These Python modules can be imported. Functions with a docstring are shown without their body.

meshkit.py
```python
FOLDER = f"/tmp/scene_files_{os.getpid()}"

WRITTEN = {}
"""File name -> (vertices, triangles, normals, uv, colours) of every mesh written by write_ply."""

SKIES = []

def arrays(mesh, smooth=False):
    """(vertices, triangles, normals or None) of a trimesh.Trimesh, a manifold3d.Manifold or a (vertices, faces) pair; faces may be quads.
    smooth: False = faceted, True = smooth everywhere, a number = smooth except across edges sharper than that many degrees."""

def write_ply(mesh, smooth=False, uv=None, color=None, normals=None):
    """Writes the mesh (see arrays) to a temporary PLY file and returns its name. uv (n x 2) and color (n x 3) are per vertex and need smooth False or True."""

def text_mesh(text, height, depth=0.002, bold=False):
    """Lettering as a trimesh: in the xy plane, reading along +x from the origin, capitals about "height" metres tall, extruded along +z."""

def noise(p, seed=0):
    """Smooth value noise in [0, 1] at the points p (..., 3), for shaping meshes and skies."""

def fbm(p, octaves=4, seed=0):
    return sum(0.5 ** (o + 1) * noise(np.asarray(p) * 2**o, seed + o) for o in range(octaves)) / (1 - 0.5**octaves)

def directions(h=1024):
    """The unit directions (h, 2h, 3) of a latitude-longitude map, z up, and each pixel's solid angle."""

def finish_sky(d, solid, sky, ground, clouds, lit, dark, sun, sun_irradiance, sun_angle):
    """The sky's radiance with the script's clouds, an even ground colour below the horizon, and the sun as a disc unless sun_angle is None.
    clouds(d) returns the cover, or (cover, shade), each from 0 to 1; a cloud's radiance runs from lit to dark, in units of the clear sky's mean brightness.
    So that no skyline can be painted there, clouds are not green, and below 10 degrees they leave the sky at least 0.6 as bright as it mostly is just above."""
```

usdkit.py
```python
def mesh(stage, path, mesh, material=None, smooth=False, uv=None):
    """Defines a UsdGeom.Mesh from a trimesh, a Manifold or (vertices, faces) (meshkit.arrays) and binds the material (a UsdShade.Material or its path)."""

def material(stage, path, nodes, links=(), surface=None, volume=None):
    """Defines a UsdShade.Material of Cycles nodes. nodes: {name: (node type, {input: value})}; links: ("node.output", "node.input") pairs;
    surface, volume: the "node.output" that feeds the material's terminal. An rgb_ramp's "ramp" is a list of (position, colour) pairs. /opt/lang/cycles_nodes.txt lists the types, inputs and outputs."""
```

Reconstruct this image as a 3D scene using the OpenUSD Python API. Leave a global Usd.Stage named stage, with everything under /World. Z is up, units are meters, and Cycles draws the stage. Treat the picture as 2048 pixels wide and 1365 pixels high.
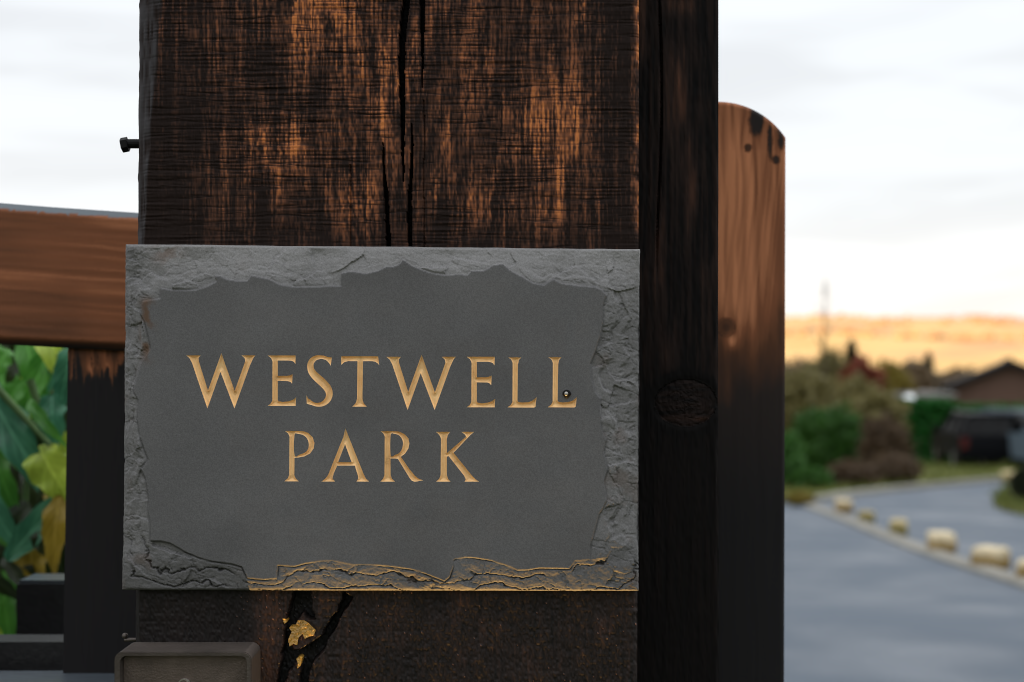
import math, random
import numpy as np, trimesh, shapely, usdkit
from shapely.geometry import Polygon, Point, LineString
from shapely import affinity
from scipy.spatial import Delaunay, cKDTree
from meshkit import noise, fbm
from pxr import Usd, UsdGeom, UsdLux, UsdShade, Gf, Sdf, Vt

stage = Usd.Stage.CreateInMemory()
UsdGeom.SetStageUpAxis(stage, 'Z')
UsdGeom.Xform.Define(stage, '/World')
rng = np.random.default_rng(7)
random.seed(7)

# ------------------------------------------------------------------ camera, sky, sun, exposure
EYE, HORIZON = 1.5, 735.0                      # eye height; picture row of the horizon in the 2048 px photograph
F = 50 / 36 * 2048
cam = UsdGeom.Camera.Define(stage, '/World/camera')
cam.AddTranslateOp().Set((0, 0, EYE)); cam.AddRotateXOp().Set(90)
cam.CreateFocalLengthAttr(50); cam.CreateHorizontalApertureAttr(36)
cam.CreateVerticalApertureAttr(36 * 682 / 1024)
cam.CreateVerticalApertureOffsetAttr((HORIZON - 682.5) / 2048 * 36)
cam.CreateFStopAttr(4.6); cam.CreateFocusDistanceAttr(1.236)
cam.CreateExposureAttr(0.68)
cam.CreateClippingRangeAttr((0.05, 20000))

SUN_AZ, SUN_EL = math.radians(215), math.radians(4.2)     # azimuth clockwise from +y
sd = np.array([math.sin(SUN_AZ) * math.cos(SUN_EL), math.cos(SUN_AZ) * math.cos(SUN_EL), math.sin(SUN_EL)])
sun = UsdLux.DistantLight.Define(stage, '/World/sun')
sun.CreateNormalizeAttr(True); sun.CreateIntensityAttr(1.2); sun.CreateAngleAttr(0.5); sun.CreateColorAttr((1.0, 0.72, 0.46))
sun.AddRotateZOp().Set(-math.degrees(SUN_AZ)); sun.AddRotateXOp().Set(90 - math.degrees(SUN_EL) + 180 - 180)
# -z must point away from the sun: build the matrix outright
sun.ClearXformOpOrder()
zax = Gf.Vec3d(*sd); xax = Gf.Cross(Gf.Vec3d(0, 0, 1), zax).GetNormalized(); yax = Gf.Cross(zax, xax)
sun.AddTransformOp().Set(Gf.Matrix4d(xax[0], xax[1], xax[2], 0, yax[0], yax[1], yax[2], 0, zax[0], zax[1], zax[2], 0, 0, 0, 0, 1))

CLOUD = 6.7
sky_m = usdkit.material(stage, '/World/Looks/sky', {
    'sky': ('sky_texture', {'sky_type': 'single_scattering', 'sun_disc': False, 'sun_elevation': SUN_EL, 'sun_rotation': SUN_AZ}),
    'tc': ('texture_coordinate', {}),
    'sep': ('separate_xyz', {}),
    'map': ('mapping', {'scale': (2.0, 2.0, 14.0), 'rotation': (0.05, -0.16, 0.0)}),
    'n': ('noise_texture', {'scale': 1.6, 'detail': 4.0, 'roughness': 0.5, 'distortion': 0.35}),
    'cl': ('rgb_ramp', {'ramp': [(0.0, (CLOUD * .78, CLOUD * .80, CLOUD * .845)), (0.38, (CLOUD * .85, CLOUD * .872, CLOUD * .91)), (0.50, (CLOUD * .94, CLOUD * .97, CLOUD * 1.01)), (1.0, (CLOUD * 1.0, CLOUD * 1.02, CLOUD * 1.05))]}),
    'low': ('rgb_ramp', {'ramp': [(0.0, (1.22, 1.06, .92)), (0.03, (1.22, 1.12, 1.02)), (0.07, (1.15, 1.11, 1.07)), (0.11, (1.04, 1.03, 1.02)), (0.22, (1, 1, 1)), (0.5, (1.3, 1.3, 1.3)), (1.0, (1.85, 1.85, 1.85))]}),
    'mul': ('vector_math', {'math_type': 'multiply'}),
    'mix': ('mix_color', {'fac': 0.9, 'use_clamp': False}),
    'bg': ('background_shader', {'strength': 0.1})},
    [('tc.generated', 'map.vector'), ('map.vector', 'n.vector'), ('n.fac', 'cl.fac'), ('tc.generated', 'sep.vector'), ('sep.z', 'low.fac'),
     ('cl.color', 'mul.vector1'), ('low.color', 'mul.vector2'), ('sky.color', 'mix.a'), ('mul.vector', 'mix.b'), ('mix.result', 'bg.color')], surface='bg.background')
dome = UsdLux.DomeLight.Define(stage, '/World/sky')
dome.GetPrim().SetCustomDataByKey('kind', 'structure')
UsdShade.MaterialBindingAPI.Apply(dome.GetPrim()).Bind(sky_m)

# ------------------------------------------------------------------ helpers
names = {}
def numbered(parent, name):
    k = names.get((parent, name), 0); names[(parent, name)] = k + 1
    return name if k == 0 else f'{name}_{k:03d}'
def tag(prim, label=None, cat=None, group=None, kind=None):
    for k, v in (('label', label), ('category', cat), ('group', group), ('kind', kind)):
        if v: prim.SetCustomDataByKey(k, v)
    return prim
def thing(name, label, cat, loc=(0, 0, 0), rz=0, group=None):
    x = UsdGeom.Xform.Define(stage, '/World/' + numbered('/World', name))
    x.AddTranslateOp().Set(tuple(map(float, loc))); x.AddRotateZOp().Set(float(rz))
    x.GetPrim().SetCustomDataByKey('_', 0); x.GetPrim().ClearCustomDataByKey('_')
    return tag(x.GetPrim(), label, cat, group)
def obj(name, mesh, mat, parent=None, smooth=False, prim=None, **kw):
    pp = str(parent.GetPath()) if parent else '/World'
    m = usdkit.mesh(stage, pp + '/' + numbered(pp, name), mesh, M[mat], smooth)
    if prim:
        for k, a in prim.items():
            UsdGeom.PrimvarsAPI(m).CreatePrimvar(k, Sdf.ValueTypeNames.FloatArray, 'vertex').Set(Vt.FloatArray.FromNumpy(np.asarray(a, np.float32)))
    return tag(m.GetPrim(), **kw)
cat = trimesh.util.concatenate
def box(x0, x1, y0, y1, z0, z1):
    b = trimesh.creation.box((x1 - x0, y1 - y0, z1 - z0)); b.apply_translation(((x0 + x1) / 2, (y0 + y1) / 2, (z0 + z1) / 2)); return b
def cyl(r, h, at=(0, 0, 0), axis='z', n=24):
    c = trimesh.creation.cylinder(r, h, sections=n)
    if axis == 'x': c.apply_transform(trimesh.transformations.rotation_matrix(math.pi / 2, [0, 1, 0]))
    if axis == 'y': c.apply_transform(trimesh.transformations.rotation_matrix(math.pi / 2, [1, 0, 0]))
    c.apply_translation(at); return c
def rounded(poly, r):
    return poly.buffer(-r).buffer(r, quad_segs=5)
def ext_y(poly_xz, y0, y1):                    # extrude a polygon drawn in x,z from y0 to y1
    m = trimesh.creation.extrude_polygon(poly_xz, y1 - y0, engine='earcut')
    m.apply_transform(np.array([[1, 0, 0, 0], [0, 0, -1, y1], [0, 1, 0, 0], [0, 0, 0, 1.0]])); return m
def at(px, py, d):                             # a point of the photograph carried out to d metres
    return np.array([(px - 1024) / F * d, d, EYE + (HORIZON - py) / F * d])
def slope(y):
    y = np.asarray(y, float)
    return -0.04 * (np.clip(y, 8, 60) - 8)
def on_ground(px, py):
    d = 5.0
    for _ in range(60):
        d = 0.5 * d + 0.5 * (EYE - float(slope(d))) / ((py - HORIZON) / F)
    return np.array([(px - 1024) / F * d, d, float(slope(d))])

def panel(poly, step, hfun, d, thick, seed=0):
    """A board or slab facing the viewer: outline in photograph pixels carried to depth d, front relief hfun(u, v) in pixels, sides and back. Returns mesh and the u, v of its vertices."""
    r = np.random.default_rng(seed)
    rings = []
    for ring in [poly.exterior, *poly.interiors]:
        rings.append(np.array(ring.segmentize(step).coords)[:-1])
    B = np.vstack(rings)
    x0, y0, x1, y1 = poly.bounds
    gx, gy = np.meshgrid(np.arange(x0, x1, step), np.arange(y0, y1, step))
    G = np.stack([gx.ravel(), gy.ravel()], 1) + r.uniform(-.18, .18, (gx.size, 2)) * step
    inner = poly.buffer(-step * .55); shapely.prepare(inner)
    G = G[shapely.contains_xy(inner, G[:, 0], G[:, 1])]
    P = np.vstack([B, G]); nb = len(B)
    T = Delaunay(P).simplices
    chk = (T < nb).all(1); c = P[T[chk]].mean(1)
    shapely.prepare(poly)
    keep = np.ones(len(T), bool); keep[chk] = shapely.contains_xy(poly, c[:, 0], c[:, 1])
    T = T[keep]
    h = hfun(P[:, 0], P[:, 1])
    s = d / F
    V = np.stack([(P[:, 0] - 1024) * s, d - h * s, EYE + (HORIZON - P[:, 1]) * s], 1)
    a, b, c = V[T[:, 0]], V[T[:, 1]], V[T[:, 2]]
    flip = np.cross(b - a, c - a)[:, 1] > 0
    T[flip] = T[flip][:, ::-1]
    # sides and back
    faces, verts, n, uvs = [T], [V], len(V), [P]
    start = 0
    for ring in rings:
        k = len(ring); idx = np.arange(start, start + k); start += k
        top = V[idx].copy(); back = top.copy(); back[:, 1] = d + thick
        verts += [top, back]; uvs += [ring, ring]
        i = np.arange(k); j = (i + 1) % k
        f = np.vstack([np.stack([n + i, n + j, n + k + j], 1), np.stack([n + i, n + k + j, n + k + i], 1)])
        ar = np.cross(verts[-2][1] - verts[-2][0], verts[-1][1] - verts[-2][0])
        faces.append(f); n += 2 * k
    bp, bf = trimesh.creation.triangulate_polygon(poly.simplify(step * .3), engine='earcut')
    bv = np.stack([(bp[:, 0] - 1024) * s, np.full(len(bp), d + thick), EYE + (HORIZON - bp[:, 1]) * s], 1)
    faces.append(np.asarray(bf) + n); verts.append(bv); uvs.append(np.asarray(bp))
    V, T, Q = np.vstack(verts), np.vstack(faces), np.vstack(uvs)
    used, inv = np.unique(T, return_inverse=True)
    return (V[used], inv.reshape(-1, 3)), Q[used]
def join(a, b):                                # two vertex/face pairs as one mesh
    return np.vstack([a[0], b[0]]), np.vstack([a[1], np.asarray(b[1]) + len(a[0])])

def sstep(a, b, x):
    t = np.clip((x - a) / (b - a), 0, 1); return t * t * (3 - 2 * t)
def n2(u, v, su, sv, seed=0):
    return noise(np.stack([np.asarray(u) / su, np.asarray(v) / sv, np.zeros_like(u) + seed * 7.3], -1), seed)
def f2(u, v, su, sv, seed=0, o=4):
    return fbm(np.stack([np.asarray(u) / su, np.asarray(v) / sv, np.zeros_like(u) + seed * 7.3], -1), o, seed)
def dist_to(geom, u, v):                       # distance to a line, through dense samples
    pts = np.vstack([np.array(g.segmentize(.8).coords) for g in getattr(geom, 'geoms', [geom])])
    return cKDTree(pts).query(np.stack([u, v], 1))[0]

# ------------------------------------------------------------------ materials
M = {}
def simple(name, col, rough=.7, spec=.3, var=.25, scale=8.0, bump=0.0, bscale=None, metallic=0.0, stretch=(1, 1, 1), **kw):
    c = np.array(col)
    nodes = {'tc': ('texture_coordinate', {}), 'mp': ('mapping', {'scale': stretch}),
             'n': ('noise_texture', {'scale': scale, 'detail': 5.0, 'roughness': .6}),
             'r': ('rgb_ramp', {'ramp': [(.25, tuple(c * (1 - var))), (.5, tuple(c)), (.75, tuple(np.minimum(c * (1 + var), 1)))]}),
             'p': ('principled_bsdf', {'roughness': rough, 'specular_ior_level': spec, 'metallic': metallic, **kw})}
    links = [('tc.object', 'mp.vector'), ('mp.vector', 'n.vector'), ('n.fac', 'r.fac'), ('r.color', 'p.base_color')]
    if bump:
        nodes['bn'] = ('noise_texture', {'scale': bscale or scale * 6, 'detail': 4.0}); nodes['b'] = ('bump', {'strength': bump, 'distance': .004})
        links += [('mp.vector', 'bn.vector'), ('bn.fac', 'b.height'), ('b.normal', 'p.normal')]
    M[name] = usdkit.material(stage, '/World/Looks/' + name, nodes, links, surface='p.BSDF')
def leafy(name, col, col2, scale=3.0, rough=.5, trans=.25, spec=.3):
    M[name] = usdkit.material(stage, '/World/Looks/' + name, {
        'g': ('geometry', {}), 'tc': ('texture_coordinate', {}), 'n': ('noise_texture', {'scale': scale, 'detail': 3.0}),
        'ad': ('math', {'math_type': 'add'}), 'h': ('math', {'math_type': 'multiply', 'value2': .5}),
        'r': ('rgb_ramp', {'ramp': [(.25, col), (.75, col2)]}),
        'p': ('principled_bsdf', {'roughness': rough, 'specular_ior_level': spec}), 't': ('translucent_bsdf', {}), 'm': ('mix_closure', {'fac': trans})},
        [('tc.object', 'n.vector'), ('n.fac', 'ad.value1'), ('g.random_per_island', 'ad.value2'), ('ad.value', 'h.value1'), ('h.value', 'r.fac'),
         ('r.color', 'p.base_color'), ('r.color', 't.color'), ('p.BSDF', 'm.closure1'), ('t.BSDF', 'm.closure2')], surface='m.closure')

# stained wood: the primvar wear runs from black stain (0) to bare orange wood (1)
def wood(name, stops, rough=.65, spec=.15, micro=.25, mscale=700.0, dist=.0008, gloss=None, grey=(.050, .047, .050)):
    nodes = {'a': ('attribute', {'attribute': 'wear'}), 'tc': ('texture_coordinate', {}),
             'mp': ('mapping', {'scale': (1, 1, .25)}), 'n': ('noise_texture', {'scale': mscale, 'detail': 3.0}),
             'r': ('rgb_ramp', {'ramp': stops}), 'b': ('bump', {'strength': micro, 'distance': dist}),
             'p': ('principled_bsdf', {'roughness': rough, 'specular_ior_level': spec})}
    links = [('a.fac', 'r.fac'), ('r.color', 'p.base_color'), ('tc.object', 'mp.vector'), ('mp.vector', 'n.vector'), ('n.fac', 'b.height'), ('b.normal', 'p.normal')]
    if True:
        nodes['we'] = ('attribute', {'attribute': 'weathered_sheen'}); nodes['wm'] = ('mix_color', {'b': grey})
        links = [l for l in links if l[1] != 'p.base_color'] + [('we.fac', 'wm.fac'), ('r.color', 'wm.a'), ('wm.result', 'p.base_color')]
    if gloss:
        nodes['ga'] = ('attribute', {'attribute': 'gloss'}); nodes['gr'] = ('map_range', {'from_min': 0.0, 'from_max': 1.0, 'to_min': rough, 'to_max': gloss[0]})
        nodes['gs'] = ('map_range', {'from_min': 0.0, 'from_max': 1.0, 'to_min': spec, 'to_max': gloss[1]})
        links += [('ga.fac', 'gr.value'), ('ga.fac', 'gs.value'), ('gr.result', 'p.roughness'), ('gs.result', 'p.specular_ior_level')]
    M[name] = usdkit.material(stage, '/World/Looks/' + name, nodes, links, surface='p.BSDF')
wood('stained_timber', [(0, (.005, .0045, .0045)), (.2, (.020, .0125, .0105)), (.42, (.068, .032, .021)), (.7, (.22, .082, .040)), (1, (.54, .185, .060))], spec=.06, gloss=(.22, .7))
wood('gate_wood', [(0, (.015, .015, .0165)), (.35, (.030, .023, .021)), (.6, (.115, .050, .027)), (.8, (.26, .098, .047)), (1, (.62, .25, .12))], rough=.6, spec=.09, grey=(.15, .19, .215))  # its grey is the sky sheen painted on the rail top edge
M['slate'] = usdkit.material(stage, '/World/Looks/slate', {
    'a': ('attribute', {'attribute': 'riven_shading'}), 'ru': ('attribute', {'attribute': 'rust'}), 'tc': ('texture_coordinate', {}),
    'n': ('noise_texture', {'scale': 900.0, 'detail': 3.0, 'roughness': .7}), 'n2': ('noise_texture', {'scale': 9.0, 'detail': 4.0}),
    'r': ('rgb_ramp', {'ramp': [(0, (.022, .021, .020)), (.35, (.104, .102, .1035)), (1, (.235, .230, .229))]}),
    'v': ('map_range', {'from_min': .3, 'from_max': .7, 'to_min': .88, 'to_max': 1.12}), 'v2': ('map_range', {'from_min': .25, 'from_max': .75, 'to_min': .72, 'to_max': 1.28}),
    'm1': ('vector_math', {'math_type': 'scale'}), 'm2': ('vector_math', {'math_type': 'scale'}),
    'mx': ('mix_color', {'b': (.10, .055, .03)}), 'b': ('bump', {'strength': .25, 'distance': .0006}),
    'p': ('principled_bsdf', {'roughness': .62, 'specular_ior_level': .3})},
    [('a.fac', 'r.fac'), ('tc.object', 'n.vector'), ('tc.object', 'n2.vector'), ('n2.fac', 'v.value'), ('n.fac', 'v2.value'), ('r.color', 'm1.vector1'), ('v.result', 'm1.scale'),
     ('m1.vector', 'm2.vector1'), ('v2.result', 'm2.scale'), ('m2.vector', 'mx.a'), ('ru.fac', 'mx.fac'), ('mx.result', 'p.base_color'), ('n.fac', 'b.height'), ('b.normal', 'p.normal')], surface='p.BSDF')
M['gold'] = usdkit.material(stage, '/World/Looks/gold', {
    'tc': ('texture_coordinate', {}), 'n': ('noise_texture', {'scale': 160.0, 'detail': 5.0, 'roughness': .65}), 'n2': ('noise_texture', {'scale': 30.0, 'detail': 3.0}),
    'r': ('rgb_ramp', {'ramp': [(.25, (.28, .14, .04)), (.40, (.84, .53, .24)), (.7, (1.0, .71, .37))]}), 'b': ('bump', {'strength': .3, 'distance': .0006}),
    'h': ('math', {'math_type': 'multiply_add', 'value2': .45}), 'h2': ('math', {'math_type': 'multiply', 'value2': .55}),
    'p': ('principled_bsdf', {'roughness': .6, 'metallic': .2, 'specular_ior_level': .4})},
    [('tc.object', 'n.vector'), ('tc.object', 'n2.vector'), ('n2.fac', 'h2.value1'), ('n.fac', 'h.value1'), ('h2.value', 'h.value3'), ('h.value', 'r.fac'), ('r.color', 'p.base_color'), ('n.fac', 'b.height'), ('b.normal', 'p.normal')], surface='p.BSDF')
M['asphalt'] = usdkit.material(stage, '/World/Looks/asphalt', {
    'tc': ('texture_coordinate', {}), 'mp': ('mapping', {'scale': (1.0, 1.3, 1)}), 'n': ('noise_texture', {'scale': .8, 'detail': 5.0, 'roughness': .55, 'distortion': .6}), 'f': ('noise_texture', {'scale': 90.0, 'detail': 3.0}),
    'rr': ('map_range', {'from_min': .34, 'from_max': .66, 'to_min': .38, 'to_max': .70}), 'c': ('rgb_ramp', {'ramp': [(.3, (.020, .030, .044)), (.7, (.062, .082, .108))]}),
    'b': ('bump', {'strength': .5, 'distance': .006}), 'p': ('principled_bsdf', {'specular_ior_level': .5, 'specular_tint': (.76, .89, 1.0)})},
    [('tc.object', 'mp.vector'), ('mp.vector', 'n.vector'), ('tc.object', 'f.vector'), ('n.fac', 'rr.value'), ('rr.result', 'p.roughness'), ('n.fac', 'c.fac'), ('c.color', 'p.base_color'), ('f.fac', 'b.height'), ('b.normal', 'p.normal')], surface='p.BSDF')
simple('soil_grass', (.055, .065, .022), .9, .1, .5, 1.2)
simple('verge_grass', (.12, .125, .035), .9, .1, .5, 1.5)
simple('grass_blades', (.11, .13, .03), .7, .2, .5, 3)
M['hill'] = usdkit.material(stage, '/World/Looks/hill', {
    'tc': ('texture_coordinate', {}), 'mp': ('mapping', {'scale': (.006, .004, .05)}), 'n': ('noise_texture', {'scale': 1.0, 'detail': 5.0, 'roughness': .6}),
    'sp': ('separate_xyz', {}), 'hz': ('map_range', {'from_min': 0.0, 'from_max': 60.0, 'to_min': -.12, 'to_max': .14}), 'ad': ('math', {'math_type': 'add'}),
    'c': ('rgb_ramp', {'ramp': [(.30, (.54, .33, .13)), (.42, (.74, .49, .21)), (.54, (.64, .40, .19)), (.64, (.48, .29, .17)), (.76, (.58, .35, .20))]}), 'p': ('principled_bsdf', {'roughness': .95, 'specular_ior_level': .05})},
    [('tc.object', 'mp.vector'), ('mp.vector', 'n.vector'), ('tc.object', 'sp.vector'), ('sp.z', 'hz.value'), ('hz.result', 'ad.value1'), ('n.fac', 'ad.value2'), ('ad.value', 'c.fac'), ('c.color', 'p.base_color')], surface='p.BSDF')
simple('added_ridge_grass', (.05, .055, .025), .95, .05, .4, .01)
simple('kerb_stone', (.22, .21, .18), .8, .25, .3, 3, .4, 40)
def stone_mat(name, low_c, top_c):           # ochre at the foot of each stone, paler towards the top
    M[name] = usdkit.material(stage, '/World/Looks/' + name, {'tc': ('texture_coordinate', {}), 'sp': ('separate_xyz', {}), 'n': ('noise_texture', {'scale': 9.0, 'detail': 4.0}),
        'a': ('math', {'math_type': 'multiply_add', 'value2': .12}), 'mr': ('map_range', {'from_min': .13, 'from_max': .215}), 'r': ('rgb_ramp', {'ramp': [(0, low_c), (1, top_c)]}), 'b': ('bump', {'strength': .5, 'distance': .01}), 'p': ('principled_bsdf', {'roughness': .85, 'specular_ior_level': .2})},
        [('tc.object', 'sp.vector'), ('tc.object', 'n.vector'), ('n.fac', 'a.value1'), ('sp.z', 'a.value3'), ('a.value', 'mr.value'), ('mr.result', 'r.fac'), ('r.color', 'p.base_color'), ('n.fac', 'b.height'), ('b.normal', 'p.normal')], surface='p.BSDF')
stone_mat('field_stone', (.22, .14, .035), (.64, .54, .36))
stone_mat('mossy_stone', (.16, .13, .03), (.52, .43, .24))
simple('bronze_metal', (.085, .070, .061), .42, .5, .35, 25, .15, 500, metallic=.55)
simple('panel_metal', (.105, .080, .066), .5, .5, .4, 35, .2, 600, metallic=.45)
simple('steel', (.45, .43, .40), .35, .5, .2, 40, metallic=.9)
simple('amber_resin', (.50, .27, .05), .3, .6, .6, 90, .5, 500)
simple('black_iron', (.006, .006, .006), .6, .15, .2, 60)
simple('wet_wood_sky_sheen', (.040, .048, .056), .30, .45, .4, 12, .25, 90, stretch=(.3, 1, 1))  # blue-grey base colour holds sky reflected on the wet rail top
simple('black_block', (.008, .008, .009), .45, .35, .4, 30, .2, 150)
simple('bark', (.06, .045, .035), .9, .1, .4, 12, .6, 40, stretch=(1, 1, .3))
simple('brick_wall', (.14, .085, .065), .9, .15, .25, 6)
simple('roof_tile', (.022, .020, .020), .8, .2, .35, 5)
simple('pale_render', (.26, .25, .24), .85, .2, .15, 2)
simple('white_paint', (.75, .75, .73), .5, .4, .05, 6)
simple('rubber', (.012, .012, .012), .8, .2, .2, 20)
simple('red_lens', (.06, .006, .006), .2, .5, .1, 20)
simple('clear_lens', (.55, .55, .55), .15, .6, .1, 20)
simple('alloy', (.35, .35, .36), .35, .5, .1, 20, metallic=.8)
def paint(name, col):
    M[name] = usdkit.material(stage, '/World/Looks/' + name, {'n': ('noise_texture', {'scale': 3.0}), 'r': ('map_range', {'to_min': .4, 'to_max': .5}), 'p': ('principled_bsdf', {'base_color': col, 'specular_ior_level': .05})}, [('n.fac', 'r.value'), ('r.result', 'p.roughness')], surface='p.BSDF')
paint('black_paint', (.004, .0045, .006)); paint('blue_grey_paint', (.10, .13, .16))
M['car_glass'] = usdkit.material(stage, '/World/Looks/car_glass', {'fr': ('layer_weight', {'blend': .3}), 'mr': ('map_range', {'from_min': 0.0, 'from_max': 1.0, 'to_min': .012, 'to_max': .14}), 't': ('transparent_bsdf', {'color': (.12, .14, .15)}), 'g': ('glossy_bsdf', {'roughness': .04}), 'm': ('mix_closure', {})}, [('fr.facing', 'mr.value'), ('mr.result', 'm.fac'), ('t.BSDF', 'm.closure1'), ('g.BSDF', 'm.closure2')], surface='m.closure')
M['pane'] = usdkit.material(stage, '/World/Looks/pane', {'fr': ('layer_weight', {'blend': .3}), 'mr': ('map_range', {'from_min': 0.0, 'from_max': 1.0, 'to_min': .05, 'to_max': .5}), 't': ('transparent_bsdf', {'color': (.5, .52, .52)}), 'g': ('glossy_bsdf', {'roughness': .03}), 'm': ('mix_closure', {})}, [('fr.facing', 'mr.value'), ('mr.result', 'm.fac'), ('t.BSDF', 'm.closure1'), ('g.BSDF', 'm.closure2')], surface='m.closure')
M['mirror'] = usdkit.material(stage, '/World/Looks/mirror', {'g': ('glossy_bsdf', {'color': (.9, .92, .93), 'roughness': .05})}, [], surface='g.BSDF')

# ------------------------------------------------------------------ the land
def sheet(xs, ys, zf):
    X, Y = np.meshgrid(xs, ys); Z = zf(X, Y)
    n, k = X.shape; i = np.arange(n * k).reshape(n, k)
    f = np.stack([i[:-1, :-1], i[:-1, 1:], i[1:, 1:], i[1:, :-1]], -1).reshape(-1, 4)
    return np.stack([X.ravel(), Y.ravel(), Z.ravel()], 1), f
gx = np.concatenate([np.linspace(-3500, -100, 18), np.linspace(-80, 80, 81), np.linspace(100, 3500, 18)])
gy = np.concatenate([np.linspace(-3500, -100, 18), np.linspace(-80, 120, 101), np.linspace(140, 6000, 30)])
obj('ground', sheet(gx, gy, lambda X, Y: slope(Y) - .0), 'soil_grass', smooth=True, kind='structure')
def hill_z(X, Y):
    t = sstep(900, 1700, Y)
    crest = 57 + 7 * np.sin(X / 420 + 1.0) - .004 * np.abs(X - 500) - 10 * sstep(560, 900, X) + 6 * (fbm(np.stack([X / 160, Y / 160, X * 0], -1), 5, 3) - .5) + 2.5 * (noise(np.stack([X / 31, Y / 60, X * 0], -1), 6) - .5)
    return -4 + (crest + 2) * t + 4 * t * (1 - t) * 9 * (fbm(np.stack([X / 120, Y / 120, X * 0], -1), 4, 5) - .5)
obj('hills', sheet(np.linspace(-2600, 3200, 460), np.linspace(850, 2300, 60), hill_z), 'hill', smooth=True, kind='structure')
def added_ridge_z(X, Y):
    t = np.exp(-((Y + 640) / 130) ** 2)
    return -3 + 98 * t * (.9 + .12 * np.sin(X / 330) + .1 * fbm(np.stack([X / 90, Y / 90, X * 0], -1), 4, 8))
obj('hills', sheet(np.linspace(-1900, 1700, 90), np.linspace(-960, -330, 30), added_ridge_z), 'added_ridge_grass', smooth=True, kind='structure')  # unseen ridge behind the viewer, added to keep low sun off the foreground

def ground_patch(poly, lift, mat, name, step=.5, rise=0.0, **kw):
    B = np.array(poly.exterior.segmentize(step).coords)[:-1]
    x0, y0, x1, y1 = poly.bounds
    X, Y = np.meshgrid(np.arange(x0, x1, step), np.arange(y0, y1, step)); G = np.stack([X.ravel(), Y.ravel()], 1)
    G = G[shapely.contains_xy(poly.buffer(-step * .4), G[:, 0], G[:, 1])]
    P = np.vstack([B, G]); T = Delaunay(P).simplices
    c = P[T].mean(1); T = T[shapely.contains_xy(poly, c[:, 0], c[:, 1])]
    e = shapely.distance(poly.exterior, shapely.points(P))
    V = np.column_stack([P, slope(P[:, 1]) + lift + rise * np.sqrt(np.clip(e, 0, 1.0))])
    a, b, c = V[T[:, 0]], V[T[:, 1]], V[T[:, 2]]
    fl = np.cross(b - a, c - a)[:, 2] < 0; T[fl] = T[fl][:, ::-1]
    return obj(name, (V, T), mat, smooth=True, **kw)
g = lambda *p: [tuple(on_ground(*q)[:2]) for q in p]
far_edge = [(1500, 1012), (1575, 1008), (1640, 1003), (1700, 993), (1780, 984), (1850, 977), (1930, 970), (2010, 962), (2200, 953), (2500, 945)]
road = Polygon([(-6, 1.6), (14, 1.6), (30, 20)] + g(*far_edge[::-1]) + [(-3, 16), (-6, 8)])
ground_patch(road, .004, 'asphalt', 'road', .5, kind='structure')
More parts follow.
